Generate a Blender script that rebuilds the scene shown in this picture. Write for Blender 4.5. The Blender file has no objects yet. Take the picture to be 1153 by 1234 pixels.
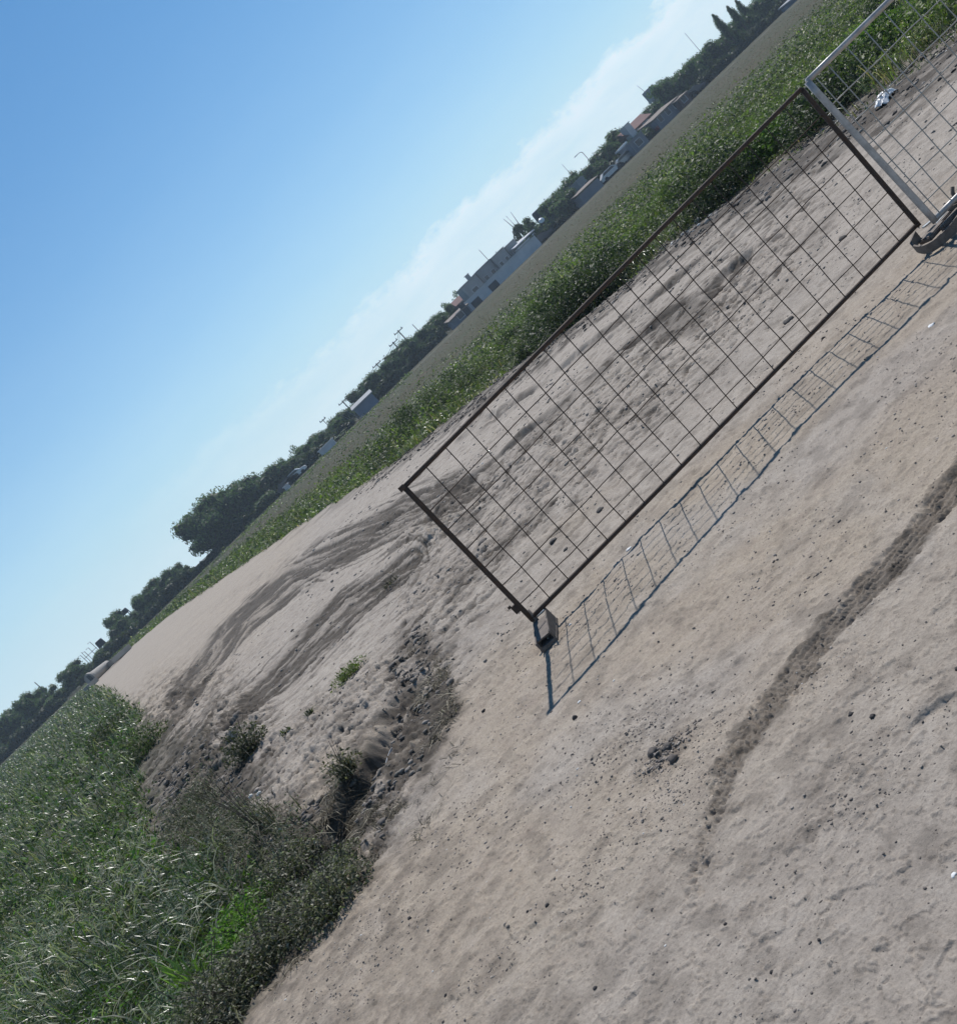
import bpy, bmesh, math, random
import numpy as np
from mathutils import Vector, Matrix
R = math.radians
random.seed(7)
rng = np.random.default_rng(11)
scene = bpy.context.scene

# ---------------------------------------------------------------- camera (held tilted, about 1.6 m up)
F, ROLL, CAMH = 1300.0, math.atan(0.962), 1.6
PITCH = math.atan(192 / F)
cp, sp = math.cos(PITCH), math.sin(PITCH)
ca, sa = math.cos(ROLL), math.sin(ROLL)
fw, rt, dn = Vector((0, cp, -sp)), Vector((1, 0, 0)), Vector((0, -sp, -cp))
cx_, cy_, cz_ = rt * ca + dn * sa, rt * sa - dn * ca, -fw
camd = bpy.data.cameras.new("camera"); cam = bpy.data.objects.new("camera", camd)
scene.collection.objects.link(cam); scene.camera = cam
cam.matrix_world = Matrix(((cx_.x, cy_.x, cz_.x, 0), (cx_.y, cy_.y, cz_.y, 0), (cx_.z, cy_.z, cz_.z, CAMH), (0, 0, 0, 1)))
camd.sensor_fit = 'VERTICAL'; camd.sensor_height = 36; camd.lens = F / 1234 * 36
camd.clip_start = 0.05; camd.clip_end = 6000

def ray(px, py):
    dx, dy = px - 576.5, py - 617
    u = dx * ca - dy * sa; v = dx * sa + dy * ca
    return u, F * cp - v * sp, -F * sp - v * cp
def G(px, py, h=0.0):              # photo point -> place on the ground (height h)
    u, y, z = ray(px, py); t = (h - CAMH) / z
    return u * t, y * t
def S(px, py, D):                  # photo point -> (x, z) of something standing D metres away
    u, y, z = ray(px, py); t = D / y
    return u * t, CAMH + z * t

# ---------------------------------------------------------------- light
SUN_AZ, SUN_EL = R(14), R(54)
world = bpy.data.worlds.new("World"); scene.world = world; world.use_nodes = True
nt = world.node_tree; nt.nodes.clear()
def N(nt, t, **k):
    n = nt.nodes.new(t)
    for a, b in k.items(): setattr(n, a, b)
    return n
def M(nt, op, a, b=None, c=None, clamp=False):
    n = nt.nodes.new('ShaderNodeMath'); n.operation = op; n.use_clamp = clamp
    for i, v in enumerate((a, b, c)):
        if v is None: continue
        if isinstance(v, (int, float)): n.inputs[i].default_value = v
        else: nt.links.new(v, n.inputs[i])
    return n.outputs[0]
sky = N(nt, 'ShaderNodeTexSky', sky_type='NISHITA', sun_disc=False, sun_elevation=SUN_EL, sun_rotation=SUN_AZ,
        altitude=0, air_density=1.0, dust_density=0.2, ozone_density=5.0)
tc = N(nt, 'ShaderNodeTexCoord'); sx = N(nt, 'ShaderNodeSeparateXYZ'); nt.links.new(tc.outputs['Generated'], sx.inputs[0])
az = M(nt, 'ARCTAN2', sx.outputs[0], sx.outputs[1]); el = M(nt, 'ARCSINE', sx.outputs[2])
def wnoise(sa_, se_, sc, det, off=0.0):
    cb = N(nt, 'ShaderNodeCombineXYZ'); nt.links.new(M(nt, 'MULTIPLY', az, sa_), cb.inputs[0]); nt.links.new(M(nt, 'MULTIPLY', el, se_), cb.inputs[1])
    cb.inputs[2].default_value = off
    n = N(nt, 'ShaderNodeTexNoise'); n.inputs['Scale'].default_value = sc; n.inputs['Detail'].default_value = det
    n.inputs['Roughness'].default_value = 0.6
    nt.links.new(cb.outputs[0], n.inputs['Vector']); return n.outputs[0]
n1 = wnoise(1, 1.5, 14, 6, 3.1); n2 = wnoise(1, 2.0, 42, 5, 8.2); n3 = wnoise(0.6, 3.0, 9, 6, 5.5)
n4 = wnoise(1, 1.6, 110, 6, 1.7)
top = M(nt, 'ADD', M(nt, 'MULTIPLY_ADD', n1, 0.050, 0.030), M(nt, 'MULTIPLY', n2, 0.022))
edge = M(nt, 'DIVIDE', M(nt, 'SUBTRACT', M(nt, 'ADD', top, M(nt, 'MULTIPLY_ADD', n4, 0.014, -0.007)), el), 0.012, clamp=True)
fadeA = M(nt, 'DIVIDE', M(nt, 'ADD', az, 0.24), 0.36, clamp=True)
body = M(nt, 'ADD', M(nt, 'MULTIPLY_ADD', n3, 1.0, -0.42), M(nt, 'MULTIPLY', n2, 0.35))
rim = M(nt, 'SUBTRACT', 1.0, M(nt, 'DIVIDE', M(nt, 'SUBTRACT', top, el), 0.03, clamp=True))
body = M(nt, 'ADD', body, M(nt, 'MULTIPLY', rim, 0.38))
cm = M(nt, 'MULTIPLY', M(nt, 'MULTIPLY', edge, fadeA), body, clamp=True)
mix = N(nt, 'ShaderNodeMix', data_type='RGBA'); nt.links.new(cm, mix.inputs[0]); 
tint = N(nt, 'ShaderNodeMix', data_type='RGBA', blend_type='MULTIPLY'); tint.inputs[0].default_value = 1.0; nt.links.new(sky.outputs[0], tint.inputs[6]); tint.inputs[7].default_value = (0.50, 1.00, 1.20, 1)
thin = M(nt, 'MULTIPLY', M(nt, 'POWER', 2.718, M(nt, 'MULTIPLY', M(nt, 'MAXIMUM', el, 0.0), -7.0)), M(nt, 'MULTIPLY_ADD', n3, 0.25, 0.76), clamp=True)
veil = N(nt, 'ShaderNodeMix', data_type='RGBA'); nt.links.new(thin, veil.inputs[0]); nt.links.new(tint.outputs[2], veil.inputs[6]); veil.inputs[7].default_value = (9.6, 11.6, 12.6, 1)   # thin high haze thickening to the horizon
nt.links.new(veil.outputs[2], mix.inputs[6])
mix.inputs[7].default_value = (12.6, 13.3, 13.8, 1)
bg = N(nt, 'ShaderNodeBackground'); bg.inputs[1].default_value = 0.09
nt.links.new(mix.outputs[2], bg.inputs[0])
wo = N(nt, 'ShaderNodeOutputWorld'); nt.links.new(bg.outputs[0], wo.inputs[0])

sd = bpy.data.lights.new("sun", 'SUN'); sd.energy = 5.0; sd.angle = R(0.5); sd.color = (1.0, 0.975, 0.94)
sun = bpy.data.objects.new("sun", sd); scene.collection.objects.link(sun)
to_sun = Vector((math.sin(SUN_AZ) * math.cos(SUN_EL), math.cos(SUN_AZ) * math.cos(SUN_EL), math.sin(SUN_EL)))
sun.rotation_euler = to_sun.to_track_quat('Z', 'Y').to_euler()
vs = scene.view_settings; vs.view_transform = 'Standard'; vs.look = 'None'; vs.gamma = 1; vs.exposure = -0.14

# ---------------------------------------------------------------- helpers
def tag(o, label=None, cat=None, group=None, kind=None):
    if label: o['label'] = label
    if cat: o['category'] = cat
    if group: o['group'] = group
    if kind: o['kind'] = kind
    return o
def link(name, me, mat=None, parent=None):
    o = bpy.data.objects.new(name, me); scene.collection.objects.link(o)
    if mat is not None and me is not None: me.materials.append(mat)
    if parent is not None: o.parent = parent
    return o
def empty(name, loc, rz=0.0):
    o = bpy.data.objects.new(name, None); scene.collection.objects.link(o); o.location = loc; o.rotation_euler = (0, 0, rz)
    o.empty_display_size = 0.2; return o
def np_mesh(name, co, faces, col=None, smooth=False):
    """faces: (n,k) int array (all the same k)"""
    me = bpy.data.meshes.new(name); n, k = faces.shape
    me.vertices.add(len(co)); me.vertices.foreach_set('co', np.ascontiguousarray(co, dtype=np.float32).ravel())
    me.loops.add(n * k); me.loops.foreach_set('vertex_index', np.ascontiguousarray(faces, dtype=np.int32).ravel())
    me.polygons.add(n); me.polygons.foreach_set('loop_start', np.arange(0, n * k, k, dtype=np.int32))
    try: me.polygons.foreach_set('loop_total', np.full(n, k, dtype=np.int32))
    except Exception: pass
    if smooth: me.polygons.foreach_set('use_smooth', np.ones(n, dtype=bool))
    me.update(calc_edges=True)
    if col is not None:
        a = me.color_attributes.new('col', 'FLOAT_COLOR', 'POINT')
        c4 = np.ones((len(co), 4), dtype=np.float32); c4[:, :col.shape[1]] = col
        a.data.foreach_set('color', c4.ravel())
    return me
def bm_obj(name, bm, mat, parent=None, smooth=False):
    me = bpy.data.meshes.new(name); bm.normal_update(); bm.to_mesh(me); bm.free()
    if smooth:
        for p in me.polygons: p.use_smooth = True
    return link(name, me, mat, parent)
def box(bm, c, s, rz=0.0, rx=0.0, ry=0.0, bev=0.0):
    m = Matrix.Translation(c) @ Matrix.Rotation(rz, 4, 'Z') @ Matrix.Rotation(ry, 4, 'Y') @ Matrix.Rotation(rx, 4, 'X') @ Matrix.Diagonal((s[0], s[1], s[2], 1))
    r = bmesh.ops.create_cube(bm, size=1, matrix=m)
    if bev:
        es = {e for v in r['verts'] for e in v.link_edges}
        bmesh.ops.bevel(bm, geom=list(es), offset=bev, segments=2, affect='EDGES')
def tube(bm, pts, r, n=8, r2=None, cap=True):
    pts = [Vector(p) for p in pts]; rings = []
    for i, p in enumerate(pts):
        d = (pts[min(i + 1, len(pts) - 1)] - pts[max(i - 1, 0)]).normalized()
        a = d.orthogonal().normalized() if abs(d.z) > 0.95 else d.cross(Vector((0, 0, 1))).normalized()
        b = d.cross(a); rr = r if r2 is None else r + (r2 - r) * i / (len(pts) - 1)
        rings.append([bm.verts.new(p + (a * math.cos(2 * math.pi * k / n) + b * math.sin(2 * math.pi * k / n)) * rr) for k in range(n)])
    for q, w in zip(rings, rings[1:]):
        for k in range(n): bm.faces.new((q[k], q[(k + 1) % n], w[(k + 1) % n], w[k]))
    if cap: bm.faces.new(rings[0][::-1]); bm.faces.new(rings[-1])
# numpy gradient noise
_perm = rng.permutation(512).astype(np.int64); _perm = np.concatenate([_perm, _perm])
_ga = rng.random(512) * 2 * np.pi; _gx, _gy = np.cos(_ga), np.sin(_ga)
def pn(x, y, seed=0):
    x = np.asarray(x, dtype=np.float64) + seed * 17.31; y = np.asarray(y, dtype=np.float64) + seed * 9.77
    xi = np.floor(x).astype(np.int64); yi = np.floor(y).astype(np.int64); xf, yf = x - xi, y - yi
    u = xf * xf * xf * (xf * (xf * 6 - 15) + 10); v = yf * yf * yf * (yf * (yf * 6 - 15) + 10)
    def g(ix, iy, fx, fy):
        h = _perm[(_perm[ix & 511] + iy) & 511]; return _gx[h] * fx + _gy[h] * fy
    a = g(xi, yi, xf, yf); b = g(xi + 1, yi, xf - 1, yf); c = g(xi, yi + 1, xf, yf - 1); d = g(xi + 1, yi + 1, xf - 1, yf - 1)
    return ((a * (1 - u) + b * u) * (1 - v) + (c * (1 - u) + d * u) * v) * 1.5
def fbm(x, y, o=4, seed=0, gain=0.5):
    s, a = 0.0, 1.0
    for i in range(o): s = s + a * pn(x * 2 ** i, y * 2 ** i, seed + i * 3); a *= gain
    return s
def ridged(x, y, o=4, seed=0):
    s, a = 0.0, 1.0
    for i in range(o): s = s + a * (1 - 2.2 * np.abs(pn(x * 2 ** i, y * 2 ** i, seed + i * 3))); a *= 0.5
    return s / 1.9
def sstep(a, b, x):
    t = np.clip((x - a) / (b - a), 0, 1); return t * t * (3 - 2 * t)
def seg_dist(x, y, pts):
    """distance to a polyline, and arc length and side at the nearest point"""
    best = np.full(np.shape(x), 1e9); s_at = np.zeros(np.shape(x)); side = np.zeros(np.shape(x)); acc = 0.0
    for (x0, y0), (x1, y1) in zip(pts, pts[1:]):
        dx, dy = x1 - x0, y1 - y0; L = math.hypot(dx, dy)
        t = np.clip(((x - x0) * dx + (y - y0) * dy) / (L * L), 0, 1)
        d = np.hypot(x - x0 - t * dx, y - y0 - t * dy); m = d < best
        best = np.where(m, d, best); s_at = np.where(m, acc + t * L, s_at)
        side = np.where(m, np.sign((x - x0) * dy - (y - y0) * dx), side); acc += L
    return best, s_at, side
def in_poly(x, y, pts):
    c = np.zeros(np.shape(x), dtype=bool); j = len(pts) - 1
    for i in range(len(pts)):
        xi, yi = pts[i]; xj, yj = pts[j]
        if yi != yj: c ^= ((yi > y) != (yj > y)) & (x < (xj - xi) * (y - yi) / (yj - yi) + xi)
        j = i
    return c
def sdf(x, y, pts):                # > 0 inside
    d, _, _ = seg_dist(x, y, list(pts) + [pts[0]]); return np.where(in_poly(x, y, pts), d, -d)

# ---------------------------------------------------------------- lie of the land (metres; x right, y away)
LEFT_EDGE = [(-7.5, 2.0), (-3.8, 4.0), (-2.6, 4.62), (-1.9, 4.95), (-1.65, 5.4), (-2.0, 6.0), (-2.5, 7.2), (-3.3, 10.2), (-4.9, 14.5), (-6.6, 18.5), (-8.4, 24), (-21.1, 58.9), (-52, 141)]
LEFT_POLY = LEFT_EDGE + [(-160, 141), (-160, 2.0)]
GREEN_POLY = [(-8, 2.3), (-4.4, 4.25), (-3.3, 4.8), (-2.75, 5.3), (-2.3, 5.9), (-2.7, 6.9), (-4.2, 9.6), (-5.3, 13.0), (-7.0, 18.3), (-8.4, 24), (-21.1, 58.9), (-52, 141), (-160, 141), (-160, 2.0)]
VERGE_EDGE = [(18, 3.0), (9.5, 8.2), (7.05, 10.8), (6.65, 13.3), (6.15, 15.6), (5.0, 17.6), (3.6, 19.2), (1.5, 23.6), (-0.5, 26.5), (-6.8, 43.6), (-25, 91), (-52, 141)]
VERGE_POLY = VERGE_EDGE + [(300, 141), (300, 3.0)]
GULLY = [(-1.95, 5.3), (-1.78, 5.75), (-1.5, 6.35), (-1.2, 7.0), (-0.95, 7.7)]
TRACK = [(-0.42, 2.72), (-0.16, 3.0), (0.04, 3.22), (0.38, 3.35), (0.70, 3.43), (1.09, 3.51), (1.60, 3.62), (2.6, 3.8)]
def persp(x, y): return x / np.maximum(y, 0.3) * 10, 16.0 / np.maximum(y, 0.3)   # evens out the long, shallow ground shapes
def gpoly(px): return [tuple(float(q) for q in persp(*G(*p))) for p in px]
RUT1 = gpoly([(192, 868), (215, 815), (258, 758), (308, 708), (368, 662), (440, 622), (500, 592), (560, 560), (590, 590), (540, 632), (450, 662), (372, 706), (322, 745), (268, 806), (226, 852)])
RUT2 = gpoly([(268, 882), (298, 828), (348, 772), (398, 718), (462, 680), (520, 650), (500, 700), (438, 742), (388, 790), (338, 842), (296, 888)])
DARKG = gpoly([(505, 760), (540, 800), (545, 850), (505, 925), (470, 985), (430, 1070), (350, 1150), (290, 1120), (330, 1010), (390, 960), (450, 920), (478, 850), (482, 790)])
ROUGHG = gpoly([(150, 840), (190, 800), (290, 820), (350, 870), (480, 780), (500, 640), (700, 470), (900, 260), (1000, 190), (970, 330), (760, 560), (600, 700), (560, 760), (500, 960), (430, 1100), (300, 1200), (190, 1100), (160, 960)])
RUT1C = gpoly([(195, 868), (236, 815), (285, 742), (345, 690), (445, 642), (520, 610), (590, 575)])
RUT2C = gpoly([(278, 885), (315, 838), (368, 782), (420, 728), (500, 672)])
def rib(x, y):                     # long parallel ribs pressed in along each rut
    X, Y = persp(x, y); o = 0
    w = 0.012 * fbm(x * 0.8, y * 0.7, 2, 34)
    for i, C in enumerate((RUT1C, RUT2C)):
        d, s, sd_ = seg_dist(X, Y, C); d = d * sd_ + w
        st = fbm(d * 26, s * 1.1 + i * 7, 4, 35, 0.65)
        o = o + sstep(0.34, 0.12, np.abs(d)) * np.clip(st * 1.7, -1.6, 1.6)
    return o
LINES = [[G(*p) for p in L] for L in (
    [(505, 575), (560, 512), (600, 500), (660, 455), (735, 400), (800, 350), (860, 300)],
    [(545, 600), (640, 520), (720, 450), (800, 385), (880, 330)],
    [(390, 690), (450, 640), (520, 585)],
    [(180, 800), (215, 760), (262, 730), (330, 690)])]
def masks(x, y):
    X, Y = persp(x, y)
    wx = X + 0.04 * fbm(x * 1.1, y * 0.9, 4, 2); wy = Y + 0.03 * fbm(x * 1.1, y * 0.9, 4, 5)
    r1 = sstep(-0.01, 0.06, sdf(wx, wy, RUT1)); r2 = sstep(-0.01, 0.06, sdf(wx, wy, RUT2))
    dg = sstep(-0.12, 0.10, sdf(wx, wy, DARKG)); rg = sstep(-0.25, 0.25, sdf(wx, wy, ROUGHG))
    return r1, r2, dg, rg
def pit_mask(x, y):                # small hoof and foot marks, short and broad; also mask painted shade flecks
    a = pn(x * 4.2, y * 5.5, 201) + 0.5 * pn(x * 9.5, y * 12, 202) + 0.35 * fbm(x * 0.9, y * 0.9, 2, 203)
    b = pn(x * 9.0, y * 9.0, 204) + 0.5 * pn(x * 19, y * 19, 205) + 0.35 * fbm(x * 1.3, y * 1.3, 2, 206)
    q = 0.13 * sstep(-1.0, -2.5, x) * sstep(7, 9, y)
    return np.maximum(sstep(0.44, 0.54, a + q), 0.7 * sstep(0.48, 0.57, b + q))
def height(x, y, fine=True):
    x = np.asarray(x, float); y = np.asarray(y, float)
    r = np.hypot(x, y); far = sstep(300, 60, r)
    h = 0.035 * fbm(x * 0.35, y * 0.35, 3, 1) * far
    ld = sdf(x, y, LEFT_POLY); vd = sdf(x, y, VERGE_POLY)
    h = h - 0.16 * sstep(-0.4, 1.2, ld) * sstep(60, 8, r) - 0.08 * sstep(-0.1, 0.6, vd) * sstep(80, 20, r)
    gd, gs, gside = seg_dist(x, y, GULLY); gd = gd + 0.10 * fbm(x * 3.1, y * 3.1, 4, 31)
    h = h - 0.20 * sstep(0.24, 0.12, gd) * sstep(7.4, 6.4, y) * (0.75 + 0.6 * pn(x * 1.7, y * 1.7, 12))
    if not fine: return h
    r1, r2, dg, rg = masks(x, y)
    near = sstep(60, 12, r)
    pad = (1 - rg) * near
    # smooth trodden dirt: low lumps, scuffs
    h = h + pad * (0.006 * fbm(x * 1.8, y * 1.8, 2, 6) + 0.0026 * ridged(x * 13, y * 13, 4, 9) * (0.4 + sstep(-.3, .5, fbm(x * 1.5, y * 1.5, 3, 10))) + 0.005 * sstep(0.35, 0.5, fbm(x * 9, y * 9, 4, 11)) + 0.004 * sstep(0.4, 0.5, fbm(x * 21, y * 21, 3, 13)))
        # churned, dried mud: clods and broken crust
    c1 = ridged(x * 1.6, y * 2.1, 5, 14); c2 = fbm(x * 6.5, y * 7.5, 4, 18)
    patch = sstep(-0.25, 0.5, fbm(x * 0.55, y * 0.55, 3, 21))
    amp = rg * near * (0.35 + 0.65 * patch) * (1 - 0.62 * sstep(-1.0, 0.4, x + 0.5 * pn(x * .5, y * .5, 22)) * sstep(22, 15, y))
    h = h + amp * (0.040 * c1 * (0.35 + 0.65 * sstep(7, 11, y)) + (0.014 + 0.020 * sstep(8, 11, y)) * np.maximum(c2, -0.15)) * (0.7 + 0.04 * y) + rg * sstep(12, 9, y) * near * (0.010 * sstep(0.0, 0.12, fbm(x * 13, y * 11, 4, 61)) + 0.006 * ridged(x * 24, y * 20, 3, 63))
    nx_ = x + 0.12 * pn(x * 2.2, y * 2.2, 28)
    for fx_, fy_, a_, th_, sd_ in ((1.5, 1.5, 0.030, 0.05, 27), (3.2, 2.8, 0.026, 0.10, 37), (5.5, 5.0, 0.020, 0.15, 47), (10, 9, 0.012, 0.1, 57)):
        n_ = fbm(nx_ * fx_, y * fy_, 4, sd_, 0.55)
        h = h + amp * a_ * sstep(th_ - 0.035, th_ + 0.035, n_) * (0.7 + 0.03 * y) * (1 if fx_ > 5 else (0.25 + 0.75 * sstep(8, 11, y)))       # crust plates with sharp rims
    pits = pit_mask(x, y)
    h = h - near * (0.35 + 0.65 * rg) * sstep(4.6, 6.5, y) * 0.030 * pits * (0.25 + 0.07 * np.minimum(y, 14))
    # ruts with long ribs
    rr = np.clip(r1 + r2, 0, 1)
    dir_ = (x * 0.80 + y * 0.22)
    h = h - near * (rr * (0.035 + 0.012 * c2) - (0.25 + 0.75 * rr) * 0.0011 * y * rib(x, y) * sstep(8.5, 11, y))
    h = h + dg * (0.026 * ridged(x * 4, y * 5, 5, 51) + 0.02 * np.maximum(fbm(x * 14, y * 14, 3, 52), 0) - 0.02)
    # long rut lines running along the far side of the track
    for i, L in enumerate(LINES):
        d, s, sd_ = seg_dist(x, y, L); d = d + 0.22 * fbm(x * 1.3, y * 1.3, 3, 60 + i) * (1 if i < 3 else 2)
        w = 0.13 if i < 3 else 0.35
        h = h - near * 0.06 * np.exp(-(d / w) ** 2) + near * 0.05 * np.exp(-((d - 2 * w) / w) ** 2) * (sstep(-.5, .5, pn(x * 1.1, y * 1.1, 70 + i)))
    # tyre tread in the foreground
    d, s, side = seg_dist(x, y, TRACK); t = d * side
    tw = (0.030 + 0.055 * sstep(0.35, 1.05, s)) * (1 + 0.30 * pn(s * 5, 0 * s, 80)) + 0.030 * fbm(x * 13, y * 13, 3, 86)
    inn = sstep(tw + 0.012, tw - 0.010, d) * sstep(0.0, 0.25, s)
    cut = sstep(-0.15, 0.25, fbm(s * 9, t * 40, 3, 82))
    crisp = sstep(0.9, 1.3, s) * sstep(2.15, 1.95, s)
    tread = 0.0125 * np.sin(t * 2 * math.pi / 0.036 + 1.2 * pn(s * 4, t * 4, 83)) * (0.25 + 0.75 * cut) * (0.2 + 0.8 * crisp)
    h = h + inn * (-0.012 + tread + 0.016 * ridged(x * 30, y * 34, 4, 85) * (1.1 - 0.85 * crisp) + 0.004 * fbm(x * 60, y * 60, 3, 87)) + 0.012 * np.exp(-((t + tw + 0.010) / 0.014) ** 2) * sstep(0.7, 1.1, s) * np.maximum(fbm(x * 11, y * 11, 3, 84) + .2, 0)
    # broken lip of crust by the right side
    d, s, side = seg_dist(x, y, [G(1075, 893), G(1112, 858), G(1160, 826)])
    d2 = d * side + 0.008 * fbm(x * 16, y * 16, 3, 90)
    h = h + (0.015 + 0.006 * pn(s * 14, s * 0, 91)) * sstep(-0.13, -0.002, d2) * sstep(0.012, 0.0, d2) * sstep(0.13, 0.03, np.abs(s - 0.14))
    # crumbly gravelly patches
    for (px, py), rad, a in (((800, 905), 0.10, 0.018), ((760, 880), 0.22, 0.008), ((1010, 960), 0.18, 0.008), ((560, 980), 0.25, 0.006), ((600, 790), 0.18, 0.010)):
        gx, gy = G(px, py); q = np.exp(-((x - gx) ** 2 + (y - gy) ** 2) / rad ** 2)
        h = h + q * a * ridged(x * 22, y * 22, 3, 95)
    return h
def H1(x, y): return float(height(np.array([x]), np.array([y]))[0])

# ---------------------------------------------------------------- materials
def mat_new(name):
    m = bpy.data.materials.new(name); m.use_nodes = True; t = m.node_tree
    return m, t, t.nodes['Principled BSDF']
def noise(t, scale, detail=5, rough=0.55, vec=None, dist=0.0):
    n = N(t, 'ShaderNodeTexNoise'); n.inputs['Scale'].default_value = scale; n.inputs['Detail'].default_value = detail
    n.inputs['Roughness'].default_value = rough; n.inputs['Distortion'].default_value = dist
    if vec is not None: t.links.new(vec, n.inputs['Vector'])
    return n.outputs[0]
def ramp(t, fac, stops):
    r = N(t, 'ShaderNodeValToRGB'); t.links.new(fac, r.inputs[0]); e = r.color_ramp.elements
    while len(e) < len(stops): e.new(0.5)
    for k, (p, c) in enumerate(stops): e[k].position = p; e[k].color = (*c, 1) if len(c) == 3 else c
    return r.outputs[0]
def mixc(t, f, a, b, mode='MIX'):
    n = N(t, 'ShaderNodeMix', data_type='RGBA', blend_type=mode)
    for i, v in ((0, f), (6, a), (7, b)):
        if isinstance(v, (int, float)): n.inputs[i].default_value = v
        elif isinstance(v, tuple): n.inputs[i].default_value = (*v, 1)
        else: t.links.new(v, n.inputs[i])
    return n.outputs[2]
def bump(t, b, h, strength, dist):
    n = N(t, 'ShaderNodeBump'); n.inputs['Strength'].default_value = strength; n.inputs['Distance'].default_value = dist
    t.links.new(h, n.inputs['Height']); t.links.new(n.outputs[0], b.inputs['Normal'])
def plain(name, col, rough=0.7, metal=0.0, var=0.25, scale=6.0, bmp=0.0, col2=None):
    m, t, b = mat_new(name); c = N(t, 'ShaderNodeTexCoord').outputs['Object']
    n_ = noise(t, scale, 6, 0.65, c); d = col2 or tuple(x * (1 - var) for x in col)
    t.links.new(ramp(t, n_, [(0.35, d), (0.65, col)]), b.inputs['Base Color'])
    b.inputs['Roughness'].default_value = rough; b.inputs['Metallic'].default_value = metal
    if bmp: bump(t, b, noise(t, scale * 6, 4, 0.6, c), bmp, 0.01)
    return m

# ground: masks come from the mesh (r = moist soil and painted shade, g = plant litter / green, b = pinkish dust)
gm, t, b = mat_new('earth'); co = N(t, 'ShaderNodeTexCoord').outputs['Object']
at = N(t, 'ShaderNodeAttribute'); at.attribute_name = 'col'; sr = N(t, 'ShaderNodeSeparateColor'); t.links.new(at.outputs['Color'], sr.inputs[0])
nb, nm, nf = noise(t, 0.7, 6, 0.6, co), noise(t, 5.5, 9, 0.70, co, 0.3), noise(t, 85, 7, 0.78, co)
grey = ramp(t, nm, [(0.30, (0.315, 0.280, 0.245)), (0.52, (0.42, 0.375, 0.330)), (0.72, (0.48, 0.435, 0.39))])
pink = ramp(t, nm, [(0.30, (0.33, 0.268, 0.215)), (0.52, (0.43, 0.362, 0.282)), (0.72, (0.475, 0.402, 0.335))])
dry = mixc(t, sr.outputs[2], grey, pink)
dry = mixc(t, M(t, 'MULTIPLY', ramp(t, nb, [(0.35, (0, 0, 0)), (0.7, (1, 1, 1))]), 0.35), dry, (0.30, 0.26, 0.235))
speck = ramp(t, nf, [(0.30, (0.42, 0.41, 0.40)), (0.42, (0.85, 0.85, 0.85)), (0.52, (1, 1, 1)), (0.72, (1.18, 1.18, 1.18))])
dry = mixc(t, 1.0, dry, speck, 'MULTIPLY')
vo = N(t, 'ShaderNodeTexVoronoi'); vo.inputs['Scale'].default_value = 55; t.links.new(co, vo.inputs['Vector'])
peb = ramp(t, vo.outputs['Distance'], [(0.10, (0.35, 0.33, 0.31)), (0.17, (1, 1, 1))])
pebm = M(t, 'MULTIPLY', ramp(t, noise(t, 9, 3, 0.5, co), [(0.5, (0, 0, 0)), (0.65, (1, 1, 1))]), 0.8)
dry = mixc(t, pebm, dry, mixc(t, 1.0, dry, peb, 'MULTIPLY'))
wet_shade = ramp(t, nm, [(0.3, (0.050, 0.041, 0.033)), (0.7, (0.115, 0.097, 0.081))])  # moist soil colour, also used for painted shade in the mud
c1 = mixc(t, sr.outputs[0], dry, wet_shade)
litter = ramp(t, noise(t, 2.2, 8, 0.7, co), [(0.3, (0.030, 0.040, 0.018)), (0.5, (0.050, 0.060, 0.028)), (0.72, (0.080, 0.076, 0.042))])
mp = N(t, 'ShaderNodeMapping'); mp.inputs['Scale'].default_value = (0.16, 0.55, 1); t.links.new(co, mp.inputs[0]); mpo = mp.outputs[0]
sy = N(t, 'ShaderNodeSeparateXYZ'); t.links.new(co, sy.inputs[0])
fieldf = M(t, 'DIVIDE', M(t, 'SUBTRACT', M(t, 'ADD', sy.outputs[1], M(t, 'MULTIPLY', noise(t, 1.0, 5, 0.6, mpo), 20)), 55), 18, clamp=True)
litter = mixc(t, M(t, 'MULTIPLY', fieldf, 1.0), litter, ramp(t, noise(t, 1.0, 9, 0.72, mpo), [(0.34, (0.022, 0.040, 0.005)), (0.45, (0.036, 0.044, 0.008)), (0.54, (0.052, 0.040, 0.013)), (0.68, (0.072, 0.048, 0.022))]))
c1 = mixc(t, sr.outputs[1], c1, litter); c1 = mixc(t, 1.0, c1, (0.86, 0.83, 0.79), 'MULTIPLY')
t.links.new(c1, b.inputs['Base Color']); b.inputs['Roughness'].default_value = 0.92
b.inputs['Specular IOR Level'].default_value = 0.25
hh = M(t, 'ADD', M(t, 'MULTIPLY', nf, 0.5), M(t, 'MULTIPLY', noise(t, 18, 8, 0.7, co), 1.0))
bump(t, b, hh, 0.75, 0.012)

def leaf_mat(name, rough=0.45, transl=0.35, spec=0.5):
    m, t, b = mat_new(name); a = N(t, 'ShaderNodeAttribute'); a.attribute_name = 'col'
    t.links.new(mixc(t, 1.0, a.outputs['Color'], (0.95, 0.88, 0.74), 'MULTIPLY'), b.inputs['Base Color']); b.inputs['Roughness'].default_value = rough
    b.inputs['Specular IOR Level'].default_value = spec
    tr = N(t, 'ShaderNodeBsdfTranslucent')
    t.links.new(mixc(t, 1.0, a.outputs['Color'], (1.25, 1.45, 0.75), 'MULTIPLY'), tr.inputs[0])
    mx = N(t, 'ShaderNodeMixShader'); mx.inputs[0].default_value = transl
    t.links.new(b.outputs[0], mx.inputs[1]); t.links.new(tr.outputs[0], mx.inputs[2])
    t.links.new(mx.outputs[0], t.nodes['Material Output'].inputs[0]); return m
blade_m = leaf_mat('grass_blade', 0.36, 0.30, 0.6)
weed_m = leaf_mat('weed_leaf', 0.55, 0.30, 0.3)
crown_m = leaf_mat('tree_leaf', 0.6, 0.22, 0.25)
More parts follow.
